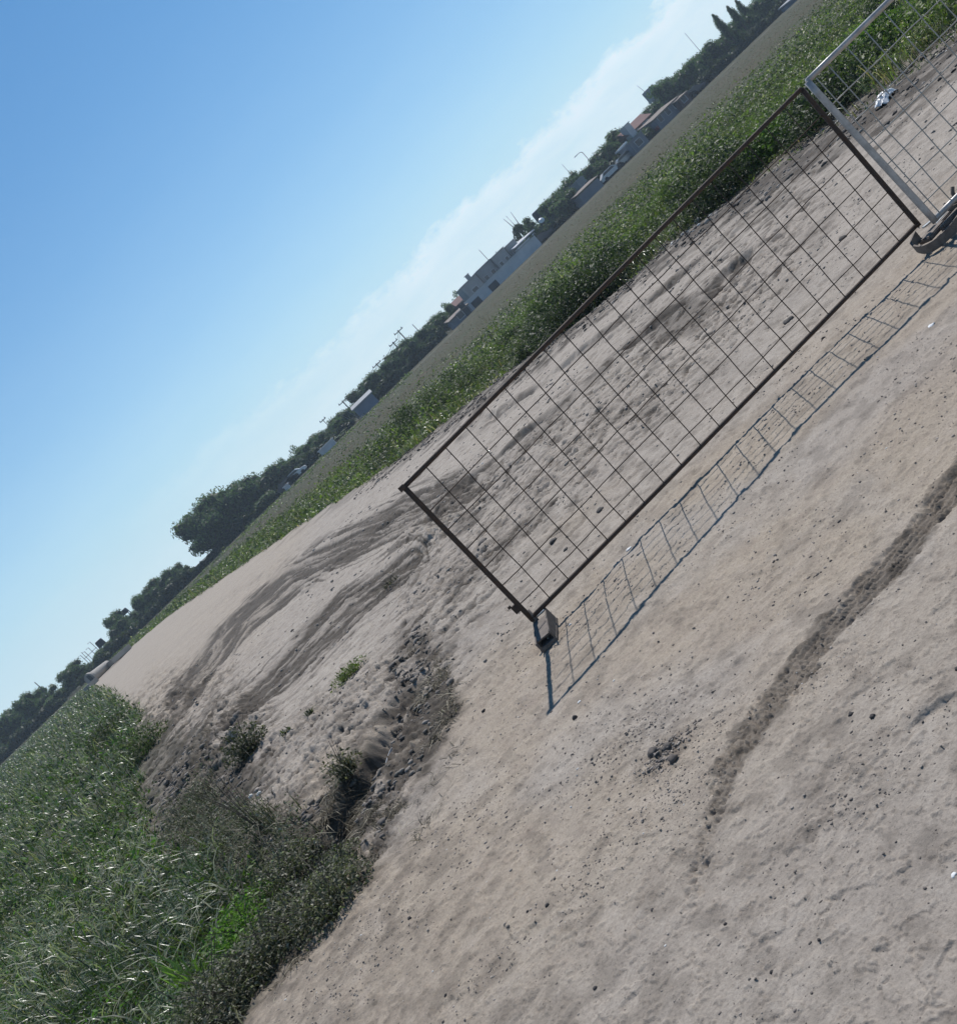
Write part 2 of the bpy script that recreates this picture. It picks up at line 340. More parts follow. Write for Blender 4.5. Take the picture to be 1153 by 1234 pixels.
dry_m = leaf_mat('dry_stalk', 0.7, 0.15, 0.2)
bark_m = plain('bark', (0.12, 0.095, 0.075), 0.9, 0, 0.4, 4)

# ---------------------------------------------------------------- ground sheet (fine where the photo looks, coarse elsewhere)
az_f = np.radians(np.arange(-41, 43.01, 0.078)); az_c1 = np.radians(np.arange(-180, -41, 3.0)); az_c2 = np.radians(np.arange(45, 180.01, 3.0))
azs = np.concatenate([az_c1, az_f, az_c2[:-1]])
rs = [0.02, 0.3, 0.6, 0.9, 1.1, 1.25]
while rs[-1] < 700:
    r_ = rs[-1]; rs.append(r_ + min((r_ * r_ + 2.56) / 2080 * 1.15, 0.019 + 0.0035 * max(r_ - 11, 0) + (0.02 * max(r_ - 40, 0))))
rs = np.array(rs)
A, RR = np.meshgrid(azs, rs); gx, gy = RR * np.sin(A), RR * np.cos(A)
gz = height(gx, gy) * sstep(0.05, 1.3, RR)
r1, r2, dg, rg = masks(gx, gy)
ld, vd = sdf(gx, gy, LEFT_POLY), sdf(gx, gy, VERGE_POLY)
jit = 0.35 * fbm(gx * 1.8, gy * 1.8, 4, 101) * np.clip(RR / 14, 0.3, 1)
green = np.maximum(sstep(-0.15, 0.35, ld + jit), sstep(-0.15, 0.35, vd + jit))
green = np.maximum(green, sstep(139, 143, gy))
gd2 = sdf(gx, gy, GREEN_POLY); slope = sstep(-0.25, 0.2, ld + jit) * sstep(0.3, -0.1, gd2 + jit) * sstep(24, 14, gy)
green = green * (1 - 0.85 * slope)
damp_shade = 0.55 * slope + np.clip(r1 + r2, 0, 1) * (0.92 - 0.75 * np.clip(rib(gx, gy), -.5, .9)) + 0.75 * sstep(0.25, 0.8, -rib(gx, gy)) * sstep(30, 20, gy) * sstep(9.5, 11.5, gy) + 0.85 * dg * sstep(-.35, .35, fbm(gx * 4, gy * 5, 4, 104) + 0.7 * fbm(gx * 1.3, gy * 1.1, 3, 110) + 0.25 * sstep(7.5, 6.3, gy))  # rib stripes paint groove shade over moist ruts, bank and gully soil
for L in LINES[:2]:
    ldd, _, _ = seg_dist(gx, gy, L); damp_shade = damp_shade + 0.7 * np.exp(-((ldd + 0.25 * fbm(gx * 1.5, gy * 1.5, 3, 118)) / 0.28) ** 2) * sstep(-.4, .4, fbm(gx * 0.9, gy * 1.4, 4, 119))
td, ts, tsd = seg_dist(gx, gy, TRACK)
damp_shade = damp_shade + 0.62 * sstep(0.115, 0.075, td + 0.06 * fbm(gx * 9, gy * 9, 4, 105) + 0.05 * sstep(1.0, 0.4, ts)) * sstep(0.0, 0.7, ts) * (0.88 + 0.12 * sstep(1.9, 2.2, ts))  # tread track darker: moist soil with its shadow painted in
damp_shade = damp_shade + 0.55 * rg * sstep(0.10, 0.55, fbm(gx * 0.8, gy * 0.5, 5, 107)) * sstep(60, 15, RR) + 0.35 * rg * sstep(0.2, 0.5, fbm(gx * 4.5, gy * 3, 4, 106)) * sstep(30, 8, RR)
damp_shade = damp_shade + 0.55 * pit_mask(gx, gy) * sstep(4.6, 6.5, gy) * (0.35 + 0.65 * rg) * sstep(45, 20, RR) + 0.40 * rg * sstep(0.02, 0.45, fbm(gx * 2.2, gy * 5.5, 4, 117)) * sstep(34, 14, RR)  # paints clod shadows as dark pit flecks and streaks
damp_shade = damp_shade + 0.28 * sstep(0.1, 0.6, fbm(gx * 7, gy * 7, 4, 114) + 0.5 * fbm(gx * 1.1, gy * 1.1, 3, 115)) * sstep(9, 5, RR)
damp_shade = damp_shade + 0.30 * sstep(-0.6, -1.9, gx) * sstep(6, 4.5, gy) * sstep(-.6, .4, fbm(gx * 11, gy * 11, 4, 116))
damp_shade = damp_shade + 0.55 * sstep(0.25, 0.75, fbm(gx * 0.9, gy * 0.35, 5, 108)) * sstep(0.55, 0.0, np.abs(vd)) * sstep(40, 15, RR)
damp_shade = damp_shade + 0.8 * sstep(1.0, 0.2, np.abs(vd + 0.4)) * sstep(18, 14, np.abs(gy - 26)) * sstep(-.2, .5, fbm(gx * 0.6, gy * 0.6, 3, 113)) * 0.5
for (px, py), rad, a in (((800, 905), 0.11, 0.75), ((765, 880), 0.22, 0.35), ((1010, 960), 0.16, 0.3), ((560, 700), 0.6, 0.2), ((600, 790), 0.18, 0.25)):
    qx, qy = G(px, py); damp_shade = damp_shade + a * np.exp(-((gx - qx) ** 2 + (gy - qy) ** 2) / rad ** 2) * sstep(-.3, .4, fbm(gx * 14, gy * 14, 3, 109))
pinkm = sstep(7.5, 5.6, gy + 1.2 * fbm(gx * 0.6, gy * 0.6, 3, 111)) * sstep(-0.5, 0.4, fbm(gx * 0.9 + 5, gy * 0.9, 3, 112) + 0.25) * sstep(2.3, 4.0, RR) * 0.75 + 0.45 * sstep(10, 22, gy) * sstep(-3, -5, gx)
band = sstep(-2.2, -0.9, vd + 3.0 * jit) * sstep(2.0, 1.4, vd + 0.4 * jit) * sstep(32, 22, gy) * sstep(-3, 1, gx)
damp_shade = damp_shade + band * (0.45 + 0.6 * sstep(-.4, .3, fbm(gx * 2.2, gy * 2.2, 5, 120))); green = green * (1 - 0.8 * band)
col = np.stack([np.clip(damp_shade, 0, 0.97), np.clip(green, 0, 1), np.clip(pinkm, 0, 1)], -1).reshape(-1, 3)
nr, na = A.shape
ii = np.arange(nr - 1)[:, None] * na; jj = np.arange(na)[None, :]; j2 = (jj + 1) % na
faces = np.stack([ii + jj, ii + j2, ii + na + j2, ii + na + jj], -1).reshape(-1, 4)[:, ::-1]
gme = np_mesh('ground', np.stack([gx, gy, gz], -1).reshape(-1, 3), faces, col, smooth=True)
tag(link('ground', gme, gm), kind='structure')
del A, RR, gx, gy, gz, r1, r2, dg, rg, ld, vd, jit, green, damp_shade, pinkm, col, faces

# ---------------------------------------------------------------- plants made of many leaves and blades
def scatter(n, xr, yr, keep):
    x = rng.uniform(*xr, n); y = rng.uniform(*yr, n); k = keep(x, y) > rng.random(n); return x[k], y[k]
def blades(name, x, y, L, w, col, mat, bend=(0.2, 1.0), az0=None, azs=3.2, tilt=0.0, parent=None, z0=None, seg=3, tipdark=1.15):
    n = len(x); z = height(x, y, False) if z0 is None else z0
    th = rng.uniform(-np.pi, np.pi, n) if az0 is None else az0 + rng.normal(0, azs, n)
    be = rng.uniform(*bend, n); dx, dy = np.sin(th), np.cos(th); px, py = dy, -dx
    ro = rng.uniform(-0.6, 0.6, n); qx = px * np.cos(ro) + dx * np.sin(ro); qy = py * np.cos(ro) + dy * np.sin(ro)
    ts_ = np.linspace(0, 1, seg + 1); V = np.empty((n, (seg + 1) * 2, 3)); C = np.empty((n, (seg + 1) * 2, 3))
    for i, t_ in enumerate(ts_):
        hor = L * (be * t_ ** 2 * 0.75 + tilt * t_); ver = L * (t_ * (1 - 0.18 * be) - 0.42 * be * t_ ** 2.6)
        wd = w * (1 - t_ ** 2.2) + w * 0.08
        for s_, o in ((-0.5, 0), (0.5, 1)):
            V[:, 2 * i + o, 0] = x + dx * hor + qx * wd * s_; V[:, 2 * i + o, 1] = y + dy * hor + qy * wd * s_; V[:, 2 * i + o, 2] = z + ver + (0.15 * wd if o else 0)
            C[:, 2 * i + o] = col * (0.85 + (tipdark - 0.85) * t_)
    base = (np.arange(n) * (seg + 1) * 2)[:, None]
    f = np.concatenate([base + np.array([[2 * i, 2 * i + 1, 2 * i + 3, 2 * i + 2]]) for i in range(seg)], 1).reshape(-1, 4)
    return V.reshape(-1, 3), f, C.reshape(-1, 3)
def leaves(x, y, z, s, col, up=0.5):
    n = len(x); nrm = rng.normal(size=(n, 3)); nrm[:, 2] = np.abs(nrm[:, 2]) + up; nrm /= np.linalg.norm(nrm, axis=1)[:, None]
    a = np.cross(nrm, rng.normal(size=(n, 3))); a /= np.linalg.norm(a, axis=1)[:, None]; b_ = np.cross(nrm, a)
    c = np.stack([x, y, z], -1); s = s[:, None]
    V = np.stack([c - a * s, c - b_ * s * 0.42 + nrm * s * 0.12, c + a * s, c + b_ * s * 0.42 + nrm * s * 0.12], 1)
    f = (np.arange(n) * 4)[:, None] + np.array([[0, 1, 2, 3]])
    return V.reshape(-1, 3), f, np.repeat(col, 4, 0)
def join(parts):
    Vs, Fs, Cs, o = [], [], [], 0
    for V, f, C in parts: Vs.append(V); Fs.append(f + o); Cs.append(C); o += len(V)
    return np.concatenate(Vs), np.concatenate(Fs), np.concatenate(Cs)
def pal(n, cols, wts, jit=0.18):
    c = np.array(cols)[rng.choice(len(cols), n, p=np.array(wts) / sum(wts))]
    return c * (1 + rng.normal(0, jit, (n, 1))).clip(0.5, 1.6)
GREEN, DKG, LIME, STRAW, SILV_GLINT, OLIVE = (0.076, 0.130, 0.026), (0.040, 0.062, 0.022), (0.11, 0.19, 0.045), (0.26, 0.23, 0.15), (0.26, 0.28, 0.20), (0.095, 0.105, 0.042)  # the silver tone paints sun glints onto some blades

# left meadow: dense near the camera, thinning with distance
def left_keep(x, y):
    d = sdf(x, y, GREEN_POLY) + 0.22 * fbm(x * 1.2, y * 1.2, 3, 121); az_ = np.arctan2(x, y)
    return (d > 0.02) * (az_ > -0.75)
P = []
for (xr, yr, dens, L0, w0) in (((-7.5, -1.7), (3.6, 8), 560, 0.33, 0.0085), ((-13, -2.2), (8, 16), 230, 0.33, 0.011), ((-26, -4), (16, 32), 75, 0.36, 0.016), ((-52, -8), (32, 62), 20, 0.42, 0.028), ((-85, -19), (62, 140), 6, 0.45, 0.06)):
    x, y = scatter(int(dens * (xr[1] - xr[0]) * (yr[1] - yr[0])), xr, yr, left_keep)
    tall = sstep(-0.5, 0.6, fbm(x * 0.5, y * 0.5, 3, 123)); n = len(x)
    gl = sstep(-0.1, 0.5, fbm(x * 0.35 + 3, y * 0.25, 3, 125) + 0.35 * (y > 7))
    L = L0 * (0.55 + 0.8 * tall) * rng.uniform(0.5, 1.3, n)
    c = pal(n, [GREEN, DKG, OLIVE, LIME], [4, 3, 2, 0.8]); s_ = pal(n, [SILV_GLINT, STRAW, GREEN], [3, 1.0, 2])
    pick = rng.random(n) < (0.05 + 0.18 * gl + (0.12 + 0.17 * gl) * sstep(6.0, 9.5, y)); c = c * 0.78; c[pick] = s_[pick] * 1.15  # picked blades made pale to paint in sun glints
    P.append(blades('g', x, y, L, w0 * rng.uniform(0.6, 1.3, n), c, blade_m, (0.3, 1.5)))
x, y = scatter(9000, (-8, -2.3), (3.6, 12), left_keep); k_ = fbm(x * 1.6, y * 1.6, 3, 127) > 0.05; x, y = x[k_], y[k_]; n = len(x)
P.append(blades('g', x, y, rng.uniform(0.32, 0.58, n), rng.uniform(0.008, 0.014, n), pal(n, [SILV_GLINT, (0.30, 0.32, 0.26), GREEN], [3, 2, 2]), blade_m, (0.8, 1.7), seg=5))  # long pale blades, glint painted into their colour
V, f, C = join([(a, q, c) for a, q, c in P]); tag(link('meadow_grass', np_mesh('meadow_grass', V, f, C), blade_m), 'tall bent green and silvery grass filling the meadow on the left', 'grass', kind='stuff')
# low broad-leaved weeds mixed into it, and bright green ones near the bottom
P = []
for (xr, yr, dens, s0) in (((-7.5, -1.9), (2.6, 8), 900, 0.020), ((-13, -2.4), (8, 16), 190, 0.032), ((-30, -5), (16, 40), 26, 0.06)):
    x, y = scatter(int(dens * (xr[1] - xr[0]) * (yr[1] - yr[0])), xr, yr, left_keep); n = len(x)
    br = sstep(-0.15, 0.45, fbm(x * 0.9, y * 0.9, 3, 131))
    z = height(x, y, False) + rng.random(n) ** 0.7 * (0.10 + 0.16 * sstep(-.4, .5, fbm(x * 0.8, y * 0.8, 2, 133)))
    c = pal(n, [GREEN, DKG], [2, 4]) * 0.85; c2 = pal(n, [LIME, (0.08, 0.18, 0.03)], [1, 2]); m = rng.random(n) < br * (0.55 + 0.35 * (y < 6.6)); c[m] = c2[m]
    P.append(leaves(x, y, z, s0 * rng.uniform(0.5, 1.4, n), c))
V, f, C = join(P); tag(link('broad_leaved_weeds', np_mesh('w', V, f, C), weed_m), 'low bright green broad leaved weeds growing through the left meadow', 'weeds', kind='stuff')

# verge of weeds on the far side of the track
def verge_keep(x, y):
    d = sdf(x, y, VERGE_POLY) + 0.5 * fbm(x * 0.8, y * 0.8, 3, 141); az_ = np.arctan2(x, y)
    wdt = 15 + 5 * fbm(x * 0.1, y * 0.1, 2, 142) + 6 * sstep(14, 30, x + y * 0.3)
    reach = np.maximum(sstep(wdt * .6, wdt * 0.25, d), sstep(62, 34, y + 7 * fbm(x * 0.08, y * 0.2, 3, 149)) * (x > -12))
    return (d > 0.0) * (np.abs(az_) < 0.74) * (0.03 + 0.97 * reach) * (0.06 + 0.94 * sstep(0.9, 1.6, d + 12 * sstep(22, 34, y) + 0.8 * sstep(.0, .5, fbm(x * 0.7, y * 0.7, 2, 148))))
Pb, Pl = [], []
for (xr, yr, dens, L0, w0, s0) in (((4, 22), (8, 20), 230, 0.34, 0.012, 0.030), ((-4, 34), (20, 34), 110, 0.36, 0.017, 0.045), ((-16, 56), (34, 66), 24, 0.38, 0.030, 0.070), ((-52, 6), (66, 140), 8, 0.50, 0.06, 0.13)):
    x, y = scatter(int(dens * (xr[1] - xr[0]) * (yr[1] - yr[0])), xr, yr, verge_keep); n = len(x)
    hump = sstep(-0.1, 0.6, fbm(x * 0.40, y * 0.40, 4, 143)); d = sdf(x, y, VERGE_POLY)
    fr = sstep(3.5, 0.6, d)
    L = L0 * (0.24 + 0.85 * hump) * rng.uniform(0.5, 1.4, n) * (0.7 + 0.5 * fr) * (0.40 + 0.60 * sstep(26, 6, d))
    c = pal(n, [GREEN, (0.05, 0.08, 0.035), LIME, SILV_GLINT, STRAW, OLIVE], [4, 3, 0.7, 0.8, 0.5, 2])
    c = (c * 0.9 + 0.012) * np.array([1.12, 0.98, 0.85]) * (0.95 + 0.75 * sstep(-.5, .5, fbm(x * 0.22, y * 0.5, 3, 144)))[:, None]
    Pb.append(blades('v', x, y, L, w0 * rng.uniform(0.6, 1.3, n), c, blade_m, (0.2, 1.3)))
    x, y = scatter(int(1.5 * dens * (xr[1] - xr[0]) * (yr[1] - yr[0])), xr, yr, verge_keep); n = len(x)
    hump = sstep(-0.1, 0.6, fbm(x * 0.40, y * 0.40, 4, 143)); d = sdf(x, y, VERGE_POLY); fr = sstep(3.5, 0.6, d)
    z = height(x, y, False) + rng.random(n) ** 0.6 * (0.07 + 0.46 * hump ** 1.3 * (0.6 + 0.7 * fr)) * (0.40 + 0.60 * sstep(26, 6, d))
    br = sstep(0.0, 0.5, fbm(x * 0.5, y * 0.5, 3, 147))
    c = pal(n, [GREEN, (0.045, 0.075, 0.03), (0.085, 0.12, 0.055), SILV_GLINT], [3, 4, 2, 0.4]); c2 = pal(n, [LIME], [1]); m = rng.random(n) < br * 0.25; c[m] = c2[m]
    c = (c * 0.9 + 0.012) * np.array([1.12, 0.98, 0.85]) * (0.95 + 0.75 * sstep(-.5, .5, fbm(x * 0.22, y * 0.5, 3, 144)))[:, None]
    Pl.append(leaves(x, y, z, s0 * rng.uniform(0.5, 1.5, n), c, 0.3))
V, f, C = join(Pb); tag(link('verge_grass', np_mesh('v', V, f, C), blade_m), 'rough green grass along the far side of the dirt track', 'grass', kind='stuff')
V, f, C = join(Pl); tag(link('verge_weeds', np_mesh('v2', V, f, C), weed_m), 'leafy green weeds and humps of bramble along the far side of the track', 'weeds', kind='stuff')
# dry brown stubble and short tufts over the far field
def field_keep(x, y):
    return (sdf(x, y, VERGE_POLY) > 8) * (np.abs(np.arctan2(x, y)) < 0.72) * (0.3 + 0.7 * sstep(-.4, .4, fbm(x * .12, y * .3, 3, 151)))
P = []
for (xr, yr, dens, L0, w0) in (((8, 50), (22, 50), 30, 0.10, 0.020), ((-20, 75), (50, 85), 8, 0.12, 0.04), ((-50, 120), (85, 165), 3, 0.14, 0.06)):
    x, y = scatter(int(dens * (xr[1] - xr[0]) * (yr[1] - yr[0])), xr, yr, field_keep); n = len(x)
    P.append(blades('f', x, y, L0 * rng.uniform(0.4, 1.2, n), w0 * rng.uniform(0.5, 1.4, n), pal(n, [(0.075, 0.062, 0.045), (0.06, 0.066, 0.036), (0.05, 0.075, 0.033), (0.11, 0.095, 0.07)], [3, 3, 4, 0.4]), dry_m, (0.9, 2.2), seg=2, tilt=0.9))
V, f, C = join(P); tag(link('field_stubble', np_mesh('f', V, f, C), dry_m), 'short brownish grass and stubble over the flat field behind the verge', 'grass', kind='stuff')

# dry grey scrub along the washed-out edge
def scrub_keep(x, y):
    d, s, sd_ = seg_dist(x, y, [(-4.4, 4.0), (-3.2, 4.62), (-2.5, 5.0), (-2.08, 5.5), (-2.45, 6.6), (-3.4, 8.6), (-4.8, 12.5)]); d = d + 0.22 * fbm(x * 2, y * 2, 3, 161)
    return sstep(0.42, 0.12, d)
x, y = scatter(90000, (-4.6, -1.6), (2.6, 11), scrub_keep); n = len(x)
x, y = x[:8000], y[:8000]; n = len(x)
P = [blades('s', x, y, 0.16 * rng.uniform(0.4, 1.5, n), 0.006 * rng.uniform(0.5, 1.3, n), pal(n, [(0.14, 0.14, 0.115), (0.07, 0.065, 0.055), (0.30, 0.29, 0.26), (0.06, 0.075, 0.04)], [3, 3, 1.4, 1.8]), dry_m, (0.2, 1.8))]
x, y = scatter(90000, (-4.6, -1.6), (2.6, 11), scrub_keep); x, y = x[:20000], y[:20000]; n = len(x)
P.append(leaves(x, y, height(x, y, False) + rng.random(n) * (0.08 + 0.16 * sstep(-.3, .5, fbm(x * 2.4, y * 2.4, 3, 165))), 0.011 * rng.uniform(0.5, 1.6, n), pal(n, [(0.13, 0.14, 0.11), (0.07, 0.08, 0.055), (0.34, 0.34, 0.31), (0.06, 0.10, 0.035)], [3, 3, 1.2, 1.5])))
V, f, C = join(P); tag(link('dry_scrub', np_mesh('s', V, f, C), dry_m), 'grey dry scrub of twigs on the crumbling edge between track and meadow', 'scrub', kind='stuff')
x, y = scatter(140000, (-2.6, -0.3), (4.6, 9.6), lambda x, y: sstep(-0.1, 0.12, sdf(*persp(x, y), DARKG)) * 0.9 + 0.15 * sstep(-.1, .6, fbm(x * 2, y * 2, 3, 163)) * (x < -0.9)); k_ = (rng.random(len(x)) < 0.12 + 0.88 * sstep(7.2, 6.3, y)) & (fbm(x * 1.8, y * 1.8, 4, 164) > 0.0); x, y = x[k_][:20000], y[k_][:20000]; n = len(x)
V, f, C = blades('r', x, y, 0.060 * rng.uniform(0.4, 1.7, n), 0.004 * rng.uniform(0.5, 1.5, n), pal(n, [(0.12, 0.105, 0.085), (0.055, 0.05, 0.04), (0.36, 0.34, 0.30)], [3, 4, .8]), dry_m, (0.8, 2.4), tilt=0.7, seg=2)
tag(link('root_litter', np_mesh('r', V, f, C), dry_m), 'dark litter of roots and dead stalks strewn over the washed out gully', 'plant litter', kind='stuff')

# ---------------------------------------------------------------- individual plants
def plant(name, px, py, label, cat, h, spread, nb, nl, cols, wts, mat=None, w=0.007, ls=0.014, group=None, bend=(0.3, 1.5), stems=0, X=None):
    gx_, gy_ = G(px, py) if X is None else X; z = H1(gx_, gy_); e = empty(name, (gx_, gy_, z)); tag(e, label, cat, group)
    P = []; r_ = spread * np.sqrt(rng.random(nb)); a_ = rng.uniform(0, 2 * np.pi, nb)
    P.append(blades('p', r_ * np.cos(a_) * 0.5, r_ * np.sin(a_) * 0.5, h * rng.uniform(0.5, 1.15, nb), w * rng.uniform(0.6, 1.3, nb), pal(nb, cols, wts), None, bend, z0=np.zeros(nb)))
    if nl:
        q = rng.normal(size=(nl, 3)); q /= np.linalg.norm(q, axis=1)[:, None]; q *= rng.random((nl, 1)) ** 0.35
        P.append(leaves(q[:, 0] * spread, q[:, 1] * spread, np.abs(q[:, 2]) * h * 0.85 + 0.01, ls * rng.uniform(0.5, 1.4, nl), pal(nl, cols, wts)))
    V, f, C = join(P); link('foliage', np_mesh('foliage', V, f, C), mat or weed_m, e)
    if stems:
        bm = bmesh.new()
        for k in range(stems):
            a0 = random.uniform(0, 6.28); l_ = h * random.uniform(0.7, 1.25); s0 = spread * random.uniform(0.3, 0.9)
            tube(bm, [(0, 0, -0.02), (math.cos(a0) * s0 * .3, math.sin(a0) * s0 * .3, l_ * .45), (math.cos(a0 + .3) * s0, math.sin(a0 + .3) * s0, l_)], 0.004, 5, 0.0015)
        bm_obj('stem', bm, bark_m, e)
    return e
GS, GD, GW = (0.15, 0.155, 0.125), (0.075, 0.08, 0.055), (0.32, 0.32, 0.29)
for px, py, h_, sp_, lb in ((405, 1090, .22, .26, 'grey dead bush at the tip of the scrub nearest the deep hole'), (362, 1112, .26, .30, 'grey leafless bush in the middle of the scrub edge'), (322, 1150, .26, .30, 'grey bush on the scrub edge above the lower border'),
                          (285, 1195, .26, .30, 'lowest grey bush of the scrub edge at the bottom of the picture'), (345, 1058, .22, .28, 'grey bush behind the scrub edge beside the bright lime weed'), (255, 1215, .28, .34, 'grey green bush in the bottom corner between scrub and meadow'), (405, 1045, .18, .22, 'small grey bush on the rim of the deep hole')):
    plant('dry_bush', px, py, lb, 'bush', h_, sp_, 260, 2600, [GS, GD, GW, (0.07, 0.09, 0.045)], [3, 4, 1, 1.5], w=0.005, ls=0.011, stems=10)
DG = [(0.10, 0.10, 0.07), (0.06, 0.065, 0.04), (0.20, 0.19, 0.15)]
plant('spiky_weed', 428, 940, 'dark spiky weed leaning out of the gully beside its deep hole', 'weed', 0.22, 0.15, 160, 260, DG, [3, 3, 2], stems=5)
plant('bushy_weed', 300, 900, 'small dark rounded bush standing alone where the ruts end', 'bush', 0.34, 0.26, 160, 900, [(0.09, 0.095, 0.065), (0.055, 0.06, 0.04)], [2, 2], stems=8, ls=0.02, X=(-3.02, 9.75))
plant('star_shaped_weed', 352, 888, 'small star shaped weed growing from bare sand by the gully', 'weed', 0.09, 0.10, 26, 0, [(0.06, 0.07, 0.04)], [1], w=0.014)
plant('star_shaped_weed', 378, 866, 'small upright two leaved seedling on the sand above the gully', 'weed', 0.10, 0.07, 16, 10, [(0.07, 0.08, 0.05)], [1], w=0.016)
plant('green_weed_patch', 425, 815, 'low yellow green weed patch in the middle of the dry mud', 'weed', 0.09, 0.22, 260, 260, [(0.10, 0.15, 0.03), (0.13, 0.15, 0.05)], [2, 2], w=0.008)
plant('twiggy_weed', 470, 702, 'dead twiggy weed lying on the churned mud near the left fence post', 'weed', 0.10, 0.22, 70, 30, [(0.10, 0.09, 0.07)], [1], stems=7)
plant('bare_branch', 310, 1000, 'dark bare branch rising from the scrub beside the round white pebbles', 'branch', 0.50, 0.20, 40, 60, DG, [3, 3, 1], stems=9, X=(-2.45, 6.9))
plant('bright_weed', 325, 1045, 'bright lime green weed glowing between the scrub and the meadow', 'weed', 0.24, 0.36, 200, 1500, [LIME, (0.10, 0.22, 0.03), (0.16, 0.30, 0.05)], [2, 2, 1], stems=4, ls=0.016, X=(-2.5, 5.75))
plant('rounded_bush', 430, 835, 'low dark bush at the meadow edge nearest the far ruts', 'bush', 0.55, 0.62, 200, 1500, [GREEN, DKG, (0.08, 0.09, 0.05)], [2, 3, 3], ls=0.03, stems=6, X=(-6.55, 17.4))
plant('rounded_bush', 430, 835, 'low dark bush at the tip of the meadow beside the pale track', 'bush', 0.60, 0.75, 200, 1300, [DKG, (0.07, 0.08, 0.045)], [3, 3], ls=0.045, stems=6, X=(-10.3, 26.5))
plant('arching_grass_tuft', 150, 1120, 'clump of long arching silvery blades in the near meadow', 'grass tuft', 0.50, 0.25, 170, 0, [SILV_GLINT, (0.30, 0.33, 0.27), GREEN], [3, 2, 2], blade_m, w=0.012, bend=(0.9, 1.7), X=(-3.15, 5.15))
plant('arching_grass_tuft', 60, 1100, 'wide tuft of long silvery blades near the left border of the meadow', 'grass tuft', 0.48, 0.3, 150, 0, [SILV_GLINT, GREEN], [2, 2], blade_m, w=0.012, bend=(0.9, 1.7), X=(-4.1, 6.2))
plant('upright_grass_tuft', 210, 1070, 'upright lime green tuft of broad blades in the near meadow', 'grass tuft', 0.42, 0.14, 60, 0, [LIME, (0.16, 0.26, 0.06)], [1, 1], blade_m, w=0.016, bend=(0.1, 0.7), X=(-2.95, 5.75))
for k, (px, py, h_, lb) in enumerate(((690, 385, 0.95, 'tall dark weed clump at the verge edge over the top rail of the brown fence'), (735, 345, 0.9, 'tall dark weed clump beside a lime green weed above the top rail'), (870, 235, 1.0, 'bulky dark bramble on the verge behind the right half of the brown fence'),
                                  (930, 180, 0.75, 'bright green leafy weed behind the upper right corner of the brown fence'), (1060, 60, 0.9, 'lime green leafy weed behind the galvanised fence'), (1010, 120, 0.7, 'dark low bramble behind the top corner of the galvanised fence'))):
    gx_, gy_ = G(px, py); r_ = math.hypot(gx_, gy_)
    while float(sdf(np.array([gx_]), np.array([gy_]), VERGE_POLY)[0]) < 0.5: gx_ += 0.15; gy_ += 0.15
    br = k in (3, 4)
    plant('leafy_weed' if br else 'bramble', 0, 0, lb, 'weed' if br else 'bramble', h_ * (0.8 if br else 1.05), 0.7 + 0.35 * (not br), 300, 5200, [LIME, GREEN] if br else [(0.035, 0.055, 0.025), DKG, (0.07, 0.09, 0.05)], [3, 2] if br else [3, 3, 1], ls=0.036, w=0.012, stems=8, X=(gx_, gy_))

k = 0
while k < 30:
    wx_, wy_ = random.uniform(-2, 17), random.uniform(10.5, 34); d_ = float(sdf(np.array([wx_]), np.array([wy_]), VERGE_POLY)[0])
    if not 0.9 < d_ < 9 or abs(math.atan2(wx_, wy_)) > 0.68: continue
    dkk = k % 3; h_ = random.uniform(.45, .95) * (1.1 if d_ < 3 else .8)
    plant('weed_clump', 0, 0, ('dark', 'grey green', 'pale yellow green')[dkk] + ' weed clump rising above the verge weeds across the track', 'weed', h_, random.uniform(.4, .95), 160, 1300,
          ([(0.035, 0.055, 0.025), DKG], [(0.12, 0.14, 0.09), (0.08, 0.11, 0.05)], [(0.14, 0.20, 0.05), (0.10, 0.15, 0.04)])[dkk], [2, 2], ls=0.034, w=0.012, stems=4, X=(wx_, wy_), group=('dark', 'grey green', 'pale')[dkk] + ' weed clumps on the verge'); k += 1

# ---------------------------------------------------------------- stones and clods
def ico(sub=1):
    bm = bmesh.new(); bmesh.ops.create_icosphere(bm, subdivisions=sub, radius=1)
    V = np.array([v.co[:] for v in bm.verts]); f = np.array([[v.index for v in p.verts] for p in bm.faces]); bm.free(); return V, f
icoV, icoF = ico(1); ico2V, ico2F = ico(2)
def stones(x, y, s, col):
    n = len(x); k = len(icoV); z = height(x, y)
    sc = s[:, None] * rng.uniform(0.55, 1.25, (n, 3)); sc[:, 2] *= 0.6; sc[:, 0] *= 1.15
    V = icoV[None] * (1 + rng.uniform(-0.28, 0.28, (n, k, 1))) * sc[:, None, :]
    a = rng.uniform(0, 6.28, n); ca_, sa_ = np.cos(a)[:, None], np.sin(a)[:, None]
    X = V[:, :, 0] * ca_ - V[:, :, 1] * sa_; Y = V[:, :, 0] * sa_ + V[:, :, 1] * ca_
    fl = np.where(y > 5.5, 1.0, 0.0)[:, None]; X = X * (1 + .1 * fl); Y = Y * (1 - .1 * fl)
    V = np.stack([X + x[:, None], Y + y[:, None], V[:, :, 2] + (z + 0.08 * s)[:, None]], -1)
    return V.reshape(-1, 3), ((np.arange(n) * k)[:, None, None] + icoF[None]).reshape(-1, 3), np.repeat(col, k, 0)
stone_m, t, b = mat_new('stone'); a_ = N(t, 'ShaderNodeAttribute'); a_.attribute_name = 'col'
t.links.new(mixc(t, 0.5, a_.outputs['Color'], mixc(t, 1.0, a_.outputs['Color'], ramp(t, noise(t, 60, 4, .6, N(t, 'ShaderNodeTexCoord').outputs['Object']), [(0.3, (0.6, 0.6, 0.6)), (0.7, (1.3, 1.3, 1.3))]), 'MULTIPLY')), b.inputs['Base Color']); b.inputs['Roughness'].default_value = 0.9
